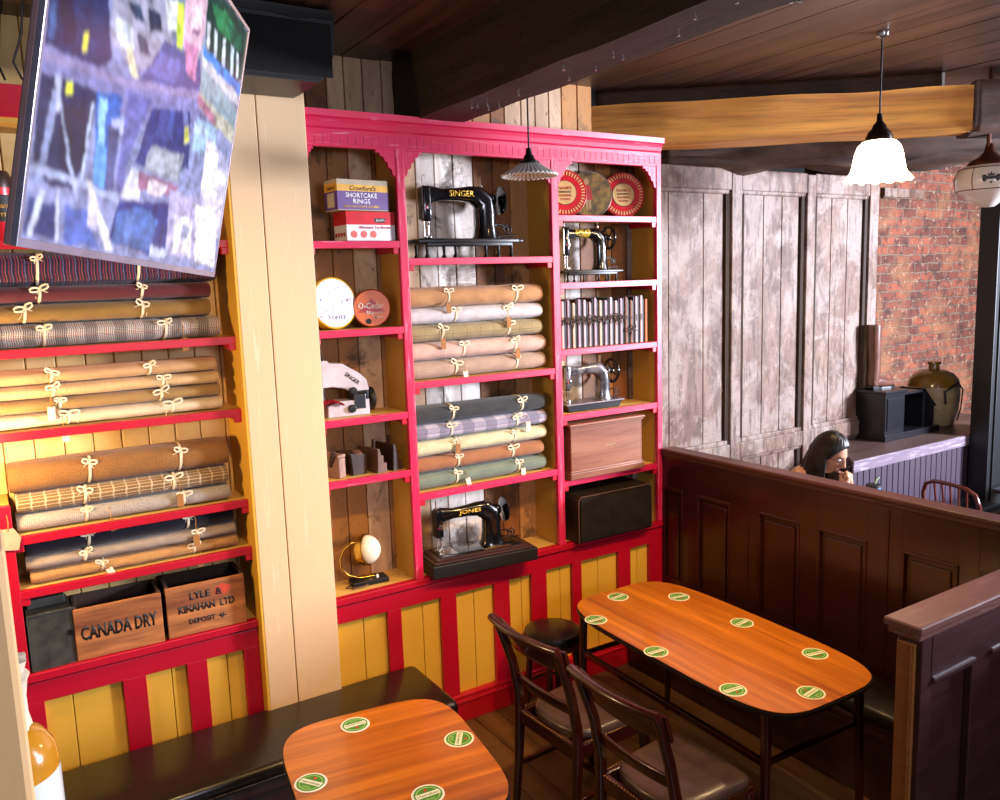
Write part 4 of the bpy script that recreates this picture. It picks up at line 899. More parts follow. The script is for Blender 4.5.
# crates
crw = wood('rough_crate_pine', '70381a', 'c47c44', 'X', 16, .7, 0, .07, '241006', .002)
crd = wood('dark_crate_inside', '2a1a12', '4a3020', 'X', 9, .8)
def crate(label, x0, x1, rz, h, lines):
    cx = (x0+x1)/2; hx = (x1-x0)/2; t = thing('wooden_crate', label, 'crate', (cx, 3.775, .850), rz, 'old drinks crates')
    hy = .105
    bm = nb(); box(bm, -hx, hx, -hy, -hy+.014, 0, h, .003)
    for q in (.03, -.05): box(bm, q, q+.004, -hy-.001, -hy+.002, h*.2, h*.21)
    obj('front_board', bm, crw, t)
    bm = nb(); box(bm, -hx, hx, hy-.012, hy, 0, h, .003); obj('back_board', bm, crd, t)
    for s in (-1, 1):
        bm = nb(); box(bm, s*hx-(.016 if s > 0 else 0), s*hx+(.016 if s < 0 else 0), -hy+.015, hy-.013, 0, h+.004, .003); obj('end_board', bm, crd, t)
    bm = nb(); box(bm, -hx+.017, hx-.017, -hy+.015, hy-.013, 0, .012); obj('bottom', bm, crd, t)
    for (s, dx, z_, w_, hh, sh) in lines: text('lettering', s, 'text_black', t, T(dx, -hy-.0008, z_) @ FR @ RZ(0), w_, hh, sh, bold=.03)
    return t, hx, hy
crate('orange-brown wooden crate stencilled with two words in bold black capitals', .205, .545, -1.5, .222, [('CANADA DRY', 0, .115, .295, .062, 0)])
t, hx, hy = crate('orange-brown wooden crate with three faded stencilled lines, nearest the pillar', .563, .90, -1.5, .228, [('LYLE  &', 0, .175, .14, .034, 0), ('KINAHAN  LTD', 0, .12, .24, .034, 0), ('DEPOSIT  4/-', 0, .06, .16, .024, 0)])
bm = nb(); prism(bm, [(.04, .16), (.09, .155), (.11, .19), (.07, .205), (.04, .19)], 0, .0006, T(0, -hy, 0) @ XZ); obj('red_stain', bm, plain('faded_red_stencil', 'c84428', .7), t, None, 'red paint smudges')
ts = plain('dull_grey_tin_plate', '4c4c46', .5, .4, 0, .3)
t = thing('grey_tin_box', 'dull grey hinged tin box left of the stencilled wooden crates', 'box', (.118, 3.78, .850), 2)
bm = nb(); box(bm, -.08, .08, -.10, .10, 0, .235, .003); obj('body', bm, ts, t)
bm = nb(); box(bm, -.072, .066, -.02, .09, .235, .272, .003); obj('raised_back', bm, ts, t)
bm = nb(); box(bm, -.084, .084, -.104, -.096, .0, .006); box(bm, -.084, -.078, -.104, -.098, 0, .235); box(bm, -.084, .084, -.104, -.098, .228, .238, .002); obj('rim', bm, ts, t)
bm = nb(); box(bm, .06, .084, -.106, -.10, .12, .145, .002); obj('clasp', bm, 'iron', t)
t = thing('paper_tag', 'large buff paper tag hanging on the left post of the cloth shelves', 'tag', (.012, 3.655, 1.43), 0)
bm = nb(); prism(bm, [(-.04, -.05), (.03, -.06), (.042, -.01), (.02, .03), (-.03, .03)], 0, .002, XZ); obj('card', bm, plain('salmon_card', 'd09a80', .8), t)
bm = nb(); tube(bm, [(.0, -.003, .02), (.004, -.005, .05), (.002, .006, .085)], .0016, 6); obj('string', bm, 'twine', t)
# ================================================================== FURNITURE
def boat(a, b, n=4.2, seg=72, bulge=.0):
    out = []
    for k in range(seg):
        th = 2*pi*k/seg; c, s = cos(th), sin(th)
        out.append((math.copysign(abs(c)**(2/n), c)*a, math.copysign(abs(s)**(2/n), s)*b))
    return out
def cafe_table(label, x, y, rz, a, b, m, zt=.72, n=4.2, legs=None):
    t = thing('pub_table', label, 'table', (x, y, 0), rz, None)
    bm = nb(); prism(bm, boat(a-.004, b-.004, n), zt-.003, zt); obj('laminate_top', bm, m, t)
    bm = nb(); prism(bm, boat(a, b, n), zt-.026, zt-.0035, bev=.005); obj('table_edge', bm, 'edge', t, 40)
    lx, ly = a-.075, b-.115
    for sx in (-1, 1):
        for sy in (-1, 1):
            bm = nb(); loft(bm, [((sx*lx, sy*ly, zt-.026), .02, .02), ((sx*(lx+.006), sy*(ly+.006), .35), .0185, .0185), ((sx*(lx+.014), sy*(ly+.014), 0), .015, .015)], 14, 2.2, upv=(0, 1, 0)); obj('leg', bm, 'chair', t, 50)
    for sx in (-1, 1):
        bm = nb(); box(bm, sx*lx-.011, sx*lx+.011, -ly, ly, zt-.25, zt-.222, .003); obj('stretcher', bm, 'chair', t)
    for sy in (-1, 1):
        bm = nb(); box(bm, -lx, lx, sy*ly-.010, sy*ly+.010, zt-.245, zt-.225, .003); obj('stretcher', bm, 'chair', t)
    bm = nb(); box(bm, -lx*.8, lx*.8, -ly*.9, ly*.9, zt-.045, zt-.026, .003); obj('under_frame', bm, 'edge', t)
    return t
cafe_table('long orange-topped table with rounded corners set in the booth', 2.668, 2.525, -1.5, .352, .695, 'top', .72, 4.6)
cafe_table('smaller orange-topped table in the foreground beside the wall bench', 1.04, 2.44, -8, .335, .405, 'top2', .72, 4.4)
cg = plain('coaster_green', '3f8a2c', .6, var=.05); cw = plain('coaster_board', 'ece8dc', .8, var=.03); cl_ = plain('coaster_light_green', '9cc070', .6, var=.03)
def coaster(x, y, rz, label):
    t = thing('beer_mat', label, 'coaster', (x, y, .7203), rz, 'green round beer mats on the two tables')
    bm = nb(); lathe(bm, [(0, 0), (.054, 0), (.0545, .0008), (.054, .0016), (0, .0016)], 44); obj('board', bm, cw, t, 40)
    bm = nb(); lathe(bm, [(0, .0016), (.047, .0016), (.047, .0019), (0, .0019)], 44); obj('green_print', bm, cg, t)
    bm = nb(); lathe(bm, [(.036, .0019), (.036, .0021), (.040, .0021), (.040, .0019)], 44); obj('ring_print', bm, cl_, t)
    bm = nb(); pts = [(sin(pi*k/5)*(.0095 if k % 2 == 0 else .004), .024+cos(pi*k/5)*(.0095 if k % 2 == 0 else .004)) for k in range(10)]
    prism(bm, pts, .0019, .0024); obj('star', bm, redc, t, None, 'red star')
    bm = nb(); box(bm, -.041, .041, -.011, .011, .0019, .0022); obj('white_band', bm, cw, t)
    text('lettering', 'Heineken', cg, t, T(0, 0, .0023), .072, .014, ext=.0002)
    text('lettering', 'BEER', cl_, t, T(0, -.026, .0020), .03, .010, ext=.0002)
MATS = [(1.038, 2.752, 175, 'green beer mat on the front table nearest the wall bench'), (1.31, 2.44, -125, 'green beer mat at the right side of the front table'),
 (.775, 2.497, -55, 'green beer mat at the left side of the front table'), (1.066, 2.213, -5, 'green beer mat cut by the bottom edge of the photo on the front table'),
 (2.641, 3.122, 5, 'green beer mat on the long table at its wall end, middle of the short edge'), (2.888, 2.935, 170, 'green beer mat at the far right corner of the long table'),
 (2.367, 2.964, 178, 'green beer mat at the far left corner of the long table'), (2.894, 2.527, 186, 'green beer mat halfway along the long table on the partition side'),
 (2.361, 2.54, 175, 'green beer mat halfway along the long table on the chair side'), (2.893, 2.124, 168, 'green beer mat at the near right of the long table by the partition'),
 (2.372, 2.113, 172, 'green beer mat at the near left of the long table by the chairs'), (2.597, 1.921, 8, 'green beer mat at the nearest end of the long table')]
for q in MATS: coaster(*q)
def chair(label, x, y, rz):
    t = thing('dining_chair', label, 'chair', (x, y, 0), rz, 'dark pub chairs at the long table')
    for s in (-1, 1):
        bm = nb(); ys = s*.2
        loft(bm, [((-.235, ys, 0), .016, .014), ((-.215, ys, .2), .019, .016), ((-.2, ys, .42), .024, .017), ((-.203, ys, .52), .022, .017), ((-.235, ys, .68), .02, .016), ((-.29, ys*1.04, .84), .018, .015), ((-.318, ys*1.05, .90), .016, .014)], 14, 3.5); obj('rear_leg', bm, 'chair', t, 50)
        bm = nb(); loft(bm, [((.21, s*.19, 0), .016, .016), ((.195, s*.19, .2), .018, .018), ((.19, s*.19, .41), .023, .023)], 14, 3); obj('front_leg', bm, 'chair', t, 50)
        bm = nb(); box(bm, -.2, .19, s*.19-.009, s*.19+.009, .17, .192, .003); obj('side_stretcher', bm, 'chair', t)
        for zz in (.83, .86):
            pass
    bm = nb()
    def rail(z0, z1, xb0, xb1, th, yw, cv):
        secs = []
        for k in range(13):
            u = -1+2*k/12; secs.append(((xb0-cv*(1-u*u), u*yw, (z0+z1)/2), th, (z1-z0)/2))
        return secs
    loft(bm, rail(.775, .885, -.262, 0, .011, .225, .03), 14, 3.2, RM(-.262, .83, -16), True, (0, 0, 1))
    for s in (-1, 1): pass
    obj('crest_rail', bm, 'chair', t, 50)
    bm = nb()
    secs = [((-.322-.03*(1-u*u), u*.228, .895), .017, .017) for u in [-1+k/6 for k in range(13)]]; loft(bm, secs, 12, 2, None, True, (0, 0, 1)); obj('rolled_top', bm, 'chair', t, 60)
    bm = nb(); loft(bm, rail(.565, .62, -.205, 0, .009, .195, .015), 12, 3.2, RM(-.205, .59, -10), True, (0, 0, 1)); obj('lower_rail', bm, 'chair', t, 50)
    bm = nb(); box(bm, -.2, .2, -.205, -.18, .375, .435, .004); box(bm, -.2, .2, .18, .205, .375, .435, .004); box(bm, .185, .212, -.205, .205, .375, .435, .004); box(bm, -.212, -.185, -.2, .2, .375, .435, .004); obj('seat_frame', bm, 'chair', t)
    bm = nb(); out = [(-.205, -.185), (.0, -.20), (.18, -.212), (.212, -.19), (.22, 0), (.212, .19), (.18, .212), (0, .20), (-.205, .185)]
    t2 = bmesh.new(); lv = []
    for (sc, z_) in ((.97, .43), (1.0, .436), (1.0, .452), (.975, .466), (.9, .474), (.7, .479), (.35, .48)): lv.append([t2.verts.new((px_*sc, py_*sc, z_)) for px_, py_ in out])
    for A, B in zip(lv, lv[1:]):
        for i in range(len(out)): t2.faces.new((A[i], A[(i+1) % len(out)], B[(i+1) % len(out)], B[i]))
    t2.faces.new(lv[-1]); t2.faces.new(lv[0]); bmesh.ops.recalc_face_normals(t2, faces=t2.faces); join(bm, t2)
    st = obj('seat', bm, 'leather', t, 60); md = st.modifiers.new('s', 'SUBSURF'); md.levels = 1; md.render_levels = 2
    bm = nb()
    def nails(p, q, n_, nx, ny):
        for k in range(n_):
            x_ = p[0]+(q[0]-p[0])*k/(n_-1); y_ = p[1]+(q[1]-p[1])*k/(n_-1)
            bmesh.ops.create_icosphere(bm, subdivisions=1, radius=.0042, matrix=T(x_+nx*.004, y_+ny*.004, .440))
    nails((-.2, -.192), (.18, -.212), 26, 0, -1); nails((.212, -.19), (.212, .19), 24, 1.4, 0); nails((-.2, .192), (.18, .212), 26, 0, 1); nails((-.208, -.17), (-.208, .17), 22, -1, 0)
    obj('nail_trim', bm, 'dbrass', st, None, 'row of brass upholstery nails')
    bm = nb(); box(bm, -.01, .01, -.185, .185, .172, .19, .003); obj('cross_stretcher', bm, 'chair', t)
    return t
def RM(x, z, deg): return T(x, 0, z) @ RY(deg) @ T(-x, 0, -z)
chair('dark wooden chair with brown leather seat, nearer the wall at the long table', 2.10, 2.735, 3)
chair('dark wooden chair with lit brown leather seat, nearer the camera at the long table', 2.085, 2.14, 2)
t = thing('bar_stool', 'round black padded stool between the wall and the long table', 'stool', (2.44, 3.43, 0))
bm = nb(); lathe(bm, [(0, .44), (.15, .44), (.158, .447), (.16, .465), (.152, .488), (.12, .499), (.06, .503), (0, .504)], 40); obj('seat', bm, 'bleather', t, 50)
bm = nb(); lathe(bm, [(0, .405), (.145, .405), (.152, .41), (.152, .436), (.146, .44), (0, .44)], 40); obj('seat_frame', bm, plain('reddish_stool_wood', '6a2c16', .3, 0, .4), t, 40)
for k in range(4):
    a = pi/4+k*pi/2; bm = nb(); loft(bm, [((cos(a)*.12, sin(a)*.12, .41), .019, .019), ((cos(a)*.14, sin(a)*.14, .2), .017, .017), ((cos(a)*.155, sin(a)*.155, 0), .014, .014)], 12, 2.6); obj('leg', bm, 'chair', t, 50)
bm = nb(); tube(bm, [(cos(2*pi*k/24)*.135, sin(2*pi*k/24)*.135, .17) for k in range(24)], .008, 8, None, True, (0, 0, 1)); obj('foot_ring', bm, 'chair', t, 60)
# near left: post and stoneware flagon on a counter
bm = nb(); box(bm, -.30, -.0035, .70, .80, 0, 2.22, .004); box(bm, -.31, .0, .69, .81, 2.2, 2.23, .004)
bm2 = nb(); box(bm2, -.30, -.001, .72, .80, 0, 2.16, .006)
bm.free(); o = obj('corner_post', bm2, worn('peach_cream_paint', 'd8ac78', 'e8cba4', .6, 'Z', .5), None); tag(o, 'out-of-focus cream painted post at the lower left edge', 'post')
t = thing('stone_flagon', 'stoneware flagon with ochre shoulder and torn paper round its neck', 'jug', (-.040, 1.62, 1.272))
bm = nb(); lathe(bm, [(0, 0), (.078, 0), (.084, .006), (.084, .235), (.083, .245)], 40); obj('body', bm, plain('cream_stoneware', 'd8d8cc', .2, 0, .5, .04), t, 40)
bm = nb(); lathe(bm, [(.0835, .244), (.0835, .258), (.078, .285), (.062, .31), (.040, .325), (.026, .33), (.024, .36), (.03, .365), (.03, .385), (0, .388)], 40); obj('shoulder', bm, plain('ochre_glaze', 'c88420', .15, 0, .7, .1), t, 40, 'ochre glazed shoulder')
bm = nb(); 
def crumple(j, a, r, z): return r*(1+.18*noise.noise(Vector((cos(a)*2.2, sin(a)*2.2, z*40+j)))), z+.012*noise.noise(Vector((cos(a)*3, sin(a)*3, j*3.1)))*(1 if j > 3 else .3)
lathe(bm, [(.046, .325), (.044, .35), (.042, .38), (.045, .41), (.052, .425), (.044, .43), (.05, .45), (.03, .455), (0, .45)], 36, None, False, crumple); obj('paper_wrap', bm, plain('torn_pale_paper', 'dcc8ac', .85), t, 50, 'torn pale paper cap')
bm = nb(); box(bm, -.45, .02, 1.45, 1.80, 1.238, 1.271, .006); o = obj('corner_counter', bm, 'dwoodx', None); tag(o, 'dark wooden counter carrying the stoneware flagon', 'counter')
bm = nb(); box(bm, -.43, .0, 1.48, 1.77, 0, 1.239, .004); obj('counter_base', bm, 'dwoodx', o)
# ================================================================== TELEVISION AND SPEAKER
SCREEN = [('8088b8', [(-.069,.521), (.986, -.12), (1.434, 1.0), (-.04, 1.101)]),
 ('1c2c5c', [(-.007,.441), (.173,.325), (.224,.497), (.184,.538), (.097,.556), (.008,.57)]),
 ('10183c', [(.029,.44), (.063,.419), (.099,.512), (.066,.548)]),
 ('3a5a94', [(.005,.476), (.024,.465), (.033,.543), (.014,.553)]),
 ('9a9ab8', [(.192,.338), (.437,.184), (.485,.322), (.435,.399), (.345,.466), (.275,.472), (.215,.451)]),
 ('2c4060', [(.257,.323), (.308,.305), (.344,.332), (.291,.356)]),
 ('20304c', [(.343,.285), (.402,.269), (.424,.31), (.369,.352)]),
 ('c8d4e8', [(.216,.394), (.285,.373), (.311,.427), (.249,.453)]),
 ('30405c', [(.306,.38), (.352,.366), (.382,.408), (.334,.421)]),
 ('e0dcc0', [(.266,.429), (.298,.428), (.352,.497), (.326,.514)]),
 ('7c7cb4', [(.003,.574), (.263,.518), (.728,.362), (.756,.507), (.328,.609), (.006,.632)]),
 ('8c84b0', [(.007,.583), (.264,.526), (.696,.387), (.693,.405), (.259,.544), (.007,.599)]),
 ('3a4c8c', [(.35,.492), (.445,.328), (.663,.28), (.693,.377)]),
 ('5c68b0', [(.369,.46), (.428,.373), (.541,.341), (.548,.414)]),
 ('d8b4cc', [(.522,.131), (.647,.052), (.669,.174), (.644,.29), (.589,.323), (.537,.279)]),
 ('c080b0', [(.548,.273), (.64,.251), (.644,.364), (.585,.358)]),
 ('f0d0e0', [(.556,.157), (.637,.119), (.637,.192), (.574,.221)]),
 ('7a4c80', [(.586,.214), (.637,.192), (.635,.21), (.584,.231)]),
 ('c8e048', [(.476,.196), (.521,.175), (.544,.307), (.509,.319)]),
 ('e8f060', [(.491,.205), (.518,.189), (.519,.238), (.503,.248)]),
 ('d4d8e0', [(.419,.225), (.485,.184), (.496,.27), (.454,.293)]),
 ('103c38', [(.647,.052), (.788,.0), (1.0, -.0), (1.017,.187), (.894,.251), (.683,.218)]),
 ('2c7850', [(.693,.075), (.793,.041), (.901,.047), (.867,.118), (.743,.126)]),
 ('1c5a48', [(.809,.06), (.94,.041), (.959,.094), (.869,.125)]),
 ('d8dcec', [(.675,.144), (.698,.138), (.713,.213), (.691,.218)]),
 ('c8d4e4', [(.731,.14), (.754,.135), (.773,.218), (.749,.223)]),
 ('d0dcec', [(.798,.133), (.823,.127), (.846,.22), (.82,.225)]),
 ('b8c8dc', [(.869,.125), (.897,.118), (.921,.215), (.893,.22)]),
 ('c4d0e4', [(.927,.118), (.947,.116), (.968,.201), (.948,.203)]),
 ('2c7cd4', [(.671,.228), (1.006,.217), (1.012,.263), (.673,.261)]),
 ('b8c0cc', [(.673,.261), (1.012,.263), (1.016,.303), (.677,.301)]),
 ('7c98a8', [(.675,.295), (.997,.31), (1.008,.397), (.686,.38)]),
 ('a8a89c', [(.686,.38), (1.008,.397), (1.009,.459), (.694,.433)]),
 ('a06c88', [(.681,.389), (.829,.416), (.832,.453), (.683,.423)]),
 ('98b8dc', [(.69,.47), (.848,.447), (.864,.55), (.692,.582)]),
 ('b0c4ec', [(.68,.488), (.771,.475), (.774,.511), (.684,.528)]),
 ('c8c4e0', [(.781,.509), (.991,.527), (1.062,.851), (.807,.869)]),
 ('e4e0f0', [(.785,.522), (.897,.54), (.933,.706), (.79,.701)]),
 ('a8a8d0', [(.89,.518), (.991,.527), (.999,.608), (.905,.593)]),
 ('202850', [(.006,.627), (.164,.597), (.243,.589), (.186,.628), (.175,.775), (.139,.86), (.073,.865), (.016,.845), (.004,.694)]),
 ('141a3c', [(.066,.668), (.16,.653), (.172,.801), (.095,.838)]),
 ('8c98c8', [(.045,.65), (.064,.65), (.045,.883), (.025,.884)]),
 ('b4bcdc', [(.045,.613), (.063,.609), (.07,.689), (.057,.69)]),
 ('a8b4dc', [(.058,.653), (.064,.65), (.173,.891), (.163,.893)]),
 ('b8c4e4', [(.171,.629), (.181,.625), (.176,.821), (.169,.823)]),
 ('e0e840', [(.08,.615), (.099,.611), (.104,.638), (.085,.641)]),
 ('e8e048', [(.122,.486), (.134,.474), (.132,.519), (.121,.52)]),
 ('3060b8', [(.183,.594), (.282,.567), (.291,.74), (.273,.828), (.213,.837)]),
 ('8cc0f4', [(.196,.603), (.227,.595), (.237,.729), (.214,.736)]),
 ('60a0ec', [(.206,.713), (.252,.719), (.255,.821), (.207,.823)]),
 ('b4bcf0', [(.253,.638), (.32,.618), (.303,.666), (.268,.67)]),
 ('4c548c', [(.248,.658), (.291,.656), (.296,.85), (.262,.858)]),
 ('6468b0', [(.304,.541), (.418,.514), (.343,.724), (.339,.84), (.307,.819)]),
 ('2a3478', [(.425,.542), (.644,.467), (.684,.656), (.455,.714), (.374,.729)]),
 ('3c4a94', [(.466,.525), (.55,.497), (.556,.593), (.466,.618)]),
 ('6c74b4', [(.598,.478), (.625,.474), (.674,.57), (.634,.584)]),
 ('c8c860', [(.617,.521), (.644,.515), (.666,.569), (.634,.58)]),
 ('8c90a8', [(.444,.647), (.642,.612), (.63,.719), (.421,.73)]),
 ('a4a8bc', [(.468,.651), (.618,.626), (.612,.703), (.445,.717)]),
 ('d4d4ec', [(.366,.74), (.419,.746), (.419,.838), (.328,.831)]),
 ('8c5c80', [(.407,.74), (.632,.726), (.615,.764), (.407,.789)]),
 ('dcd0e4', [(.463,.75), (.569,.742), (.532,.79), (.451,.79)]),
 ('283880', [(.33,.842), (.662,.785), (.671,.926), (.518,.98), (.3,.963)]),
 ('4468b0', [(.328,.877), (.44,.836), (.537,.862), (.514,.964), (.319,.966)]),
 ('5878c0', [(.367,.879), (.415,.869), (.405,.963), (.365,.962)]),
 ('a8b4e0', [(.002,.827), (.126,.826), (.328,.829), (.323,.85), (.123,.845), (.002,.845)]),
 ('8890c0', [(.003,.872), (.294,.885), (.289,.908), (.001,.894)]),
 ('30407c', [(.013,.903), (.106,.905), (.113,.99), (.014,.987)]),
 ('c0c8e4', [(.04,.885), (.057,.881), (.038,.99), (.02,.99)]),
 ('e4e4f0', [(.184,.824), (.207,.823), (.332,.987), (.297,.992)]),
 ('c8cce8', [(.094,.872), (.103,.869), (.113,.99), (.103,.992)]),
 ('5068b8', [(.125,.901), (.197,.894), (.271,.989), (.134,.992)]),
 ('c0bce0', [(.205,.857), (.246,.861), (.253,.942), (.212,.936)]),
 ('a8a4d0', [(.585,.751), (.84,.727), (.904,.963), (.608,.969)]),
 ('d8d4ec', [(.638,.825), (.761,.82), (.786,.96), (.651,.954)]),
 ('e8e8f4', [(.768,.762), (.952,.764), (1.003,.978), (.821,.972)]),
 ('8890b0', [(.694,.85), (.754,.851), (.737,.898), (.692,.898)]),
 ('b8c0e4', [(.511,.951), (.623,.95), (.617,.979), (.519,.983)])]
def rgb8(h): return lin(h)
BRc = Vector((.5196, 2.187, 2.3967)); TU = Vector((.4633, .8855, -.0356)); TU.normalize(); TV_ = Vector((.198, -.072, .9776)); TV_.normalize(); TN = TU.cross(TV_).normalized()
TW, TH = .992, .603
tvc = BRc-TU*TW/2+TV_*TH/2
t = thing('television', 'large tilted flat television showing a bright street and work clothing picture', 'television', tvc)
t.matrix_world = Matrix.Translation(tvc) @ Matrix((TU, TV_, TN)).transposed().to_4x4()
bm = nb(); box(bm, -TW/2-.008, TW/2+.006, -TH/2-.012, TH/2+.008, -.016, -.004, .003); obj('back_housing', bm, plain('grey_brown_television_shell', '9a7c7c', .35, .1), t)
bm = nb()
for (a, b, c, d) in ((-TW/2-.008, TW/2+.006, -TH/2-.012, -TH/2+.001), (-TW/2-.008, TW/2+.006, TH/2-.001, TH/2+.008), (-TW/2-.008, -TW/2+.001, -TH/2, TH/2), (TW/2-.001, TW/2+.006, -TH/2, TH/2)):
    box(bm, a, b, c, d, -.006, .003, .001)
obj('bezel', bm, plain('silver_television_bezel', 'a8a4b8', .25, .6), t)
me = bpy.data.meshes.new('screen'); NX, NY = 260, 170; vs = []; cols = []
PL = [(rgb8(c), p, min(q[0] for q in p), max(q[0] for q in p), min(q[1] for q in p), max(q[1] for q in p)) for c, p in SCREEN]
def inside(p, x, y):
    c = False; j = len(p)-1
    for i in range(len(p)):
        if (p[i][1] > y) != (p[j][1] > y) and x < (p[j][0]-p[i][0])*(y-p[i][1])/(p[j][1]-p[i][1])+p[i][0]: c = not c
        j = i
    return c
for j in range(NY+1):
    for i in range(NX+1):
        u, v = i/NX, j/NY; vs.append((-TW/2+TW*u, TH/2-TH*v, .0005))
        n1 = noise.noise(Vector((u*22, v*22, 1)))*.006; n2 = noise.noise(Vector((u*22, v*22, 7)))*.008
        x, y = u+n1, v+n2; c = PL[0][0]
        if v < .3: c = tuple(a+(b-a)*(.5+.5*noise.noise(Vector((u*9, v*14, 3)))) for a, b in zip((.05, .08, .2), (.4, .45, .6)))
        for (k, p, a, b, d, e) in PL[1:]:
            if a <= x <= b and d <= y <= e and inside(p, x, y): c = k
        m = 1+.5*noise.noise(Vector((u*38, v*50, 5)))+.5*noise.noise(Vector((u*20+v*9, v*14, 9)))+.35*noise.noise(Vector((u*80, v*100, 2)))
        cols.append(tuple(min(1, max(0, q*m)) for q in c)+(1,))
import numpy as np
A_ = np.array(cols).reshape(NY+1, NX+1, 4); B_ = A_.copy()
for _ in range(2):
    P_ = np.pad(B_, ((1, 1), (1, 1), (0, 0)), 'edge'); B_ = (P_[:-2, 1:-1]+P_[2:, 1:-1]+P_[1:-1, :-2]+P_[1:-1, 2:]+2*P_[1:-1, 1:-1])/6
B_[..., :3] = np.clip((B_[..., :3]-.012)*1.25, 0, 1); cols = [tuple(c) for c in B_.reshape(-1, 4).tolist()]
fs = [(j*(NX+1)+i, (j+1)*(NX+1)+i, (j+1)*(NX+1)+i+1, j*(NX+1)+i+1) for j in range(NY) for i in range(NX)]
me.from_pydata(vs, [], fs); ca = me.color_attributes.new('picture', 'FLOAT_COLOR', 'POINT'); ca.data.foreach_set('color', [q for c in cols for q in c])
k = NT('television_picture'); at = k.n('VertexColor', layer_name='picture'); k.l(at.outputs[0], k.b.inputs['Emission Color']); k.b.inputs['Emission Strength'].default_value = 1.12
k.col((.01, .01, .012)); k.set(.2); me.materials.append(k.m); o = bpy.data.objects.new('screen', me); C.objects.link(o); o.parent = t
bm = nb(); box(bm, -.3, .3, -.2, .1, -.05, -.019, .004); tube(bm, [(0, 0, -.045), (0, .08, -.13), (.0, .30, -.16)], .018, 10); tube(bm, [(0, .30, -.16), (-.1, .72, -.02)], .022, 10); obj('wall_bracket', bm, 'plastic', t, 50)
t = thing('wall_speaker', 'large black speaker with a rounded lower corner, high on the cream pillar', 'speaker', (1.12, 3.42, 3.165), 0)
bm = nb(); prism(bm, [(-.34, .0), (.13, 0), (.165, .02), (.205, .12), (.215, .27), (.20, .28), (-.34, .28)], -.17, .15, XZ, .008); obj('cabinet', bm, 'plastic', t, 30)
bm = nb(); prism(bm, [(-.33, .245), (-.25, .255), (-.15, .24), (-.05, .242), (.05, .23), (.12, .242), (.20, .242), (.20, .262), (-.33, .262)], .15, .158, XZ); obj('grille_lip', bm, 'iron', t, 40)
bm = nb(); box(bm, -.31, .19, -.154, -.148, .02, .225, .003); obj('grille', bm, plain('black_speaker_cloth', '060607', .9), t)
bm = nb(); box(bm, -.06, .06, .0, .12, .275, .30, .004); obj('ceiling_mount', bm, 'plastic', t)
for k_, pts in enumerate(([(.19, 3.60, 3.45), (.165, 3.60, 3.25), (.15, 3.61, 3.14)], [(.26, 3.55, 3.45), (.24, 3.56, 3.30), (.205, 3.58, 3.20), (.23, 3.60, 3.145)], [(.15, 3.58, 3.45), (.155, 3.60, 3.2), (.175, 3.61, 3.14)])):
    bm = nb(); tube(bm, pts, .004, 6); o = obj('loose_cable', bm, 'plastic', None, 60); tag(o, ['black cable hanging straight down at the top left corner', 'black cable curling away to the right at the top left corner', 'thin black cable hanging furthest left at the top left corner'][k_], 'cable', 'cables at the top left')
# ================================================================== PENDANTS
glow = NT('glowing_opal_glass'); glow.col('f4e4c8'); glow.b.inputs['Emission Color'].default_value = (1, .74, .44, 1); glow.b.inputs['Emission Strength'].default_value = 13; glow.set(.2)
t = thing('pendant_lamp', 'lit ruffled glass pendant lamp glowing white in front of the amber beam', 'lamp', (3.73, 2.45, 0))
bm = nb(); lathe(bm, [(0, 3.45), (.03, 3.45), (.028, 3.435), (.01, 3.425), (0, 3.425)], 16); obj('ceiling_rose', bm, 'chrome', t, 40)
bm = nb(); tube(bm, [(0, 0, 3.43), (0, 0, 3.06)], .0045, 8); obj('rod', bm, 'iron', t, 60)
bm = nb(); lathe(bm, [(0, 3.09), (.012, 3.085), (.014, 3.05), (.03, 3.03), (.035, 3.015), (.05, 3.0), (.062, 2.975), (.062, 2.955), (.05, 2.955), (0, 2.96)], 28); obj('fitter', bm, plain('bronze_lamp_fitter', '2e2018', .3, .8), t, 50)
def ruffle(j, a, r, z): 
    q = max(0, (j-5))/4; return r*(1+.045*q*sin(a*14)), z+.006*q*cos(a*14)
bm = nb(); lathe(bm, [(.05, 2.962), (.075, 2.955), (.095, 2.935), (.108, 2.90), (.115, 2.86), (.121, 2.83), (.128, 2.81), (.138, 2.795), (.148, 2.782), (.151, 2.776)], 112, None, False, ruffle); o = obj('glass_shade', bm, glow.m, t, 80); md = o.modifiers.new('t', 'SOLIDIFY'); md.thickness = .004
t = thing('pendant_lamp', 'small unlit fluted white glass pendant in front of the shelves', 'lamp', (2.114, 3.061, 0))
bm = nb(); tube(bm, [(0, 0, 3.17), (0, 0, 2.90)], .004, 8); obj('flex', bm, 'iron', t, 60)
bm = nb(); lathe(bm, [(0, 2.93), (.012, 2.925), (.014, 2.90), (.022, 2.892), (.026, 2.878), (.045, 2.868), (.047, 2.855), (0, 2.855)], 24); obj('fitter', bm, 'iron', t, 50)
def flute(j, a, r, z): return r*(1+.02*sin(a*36)*min(1, j/3)), z+.004*sin(a*36)*min(1, j/4)
bm = nb(); lathe(bm, [(.03, 2.862), (.05, 2.858), (.07, 2.842), (.10, 2.825), (.122, 2.812), (.126, 2.808)], 216, None, False, flute); 
opal = NT('white_opal_glass'); opal.col('dcd6d0'); opal.set(.15, coat=.5); opal.b.inputs['Subsurface Weight'].default_value = .3; opal.b.inputs['Subsurface Radius'].default_value = (.02, .02, .02)
o = obj('glass_shade', bm, opal.m, t, 80); md = o.modifiers.new('t', 'SOLIDIFY'); md.thickness = .0035
t = thing('globe_lamp', 'white schoolhouse globe lamp with a small dark emblem at the right edge', 'lamp', (5.02, 2.6, 0))
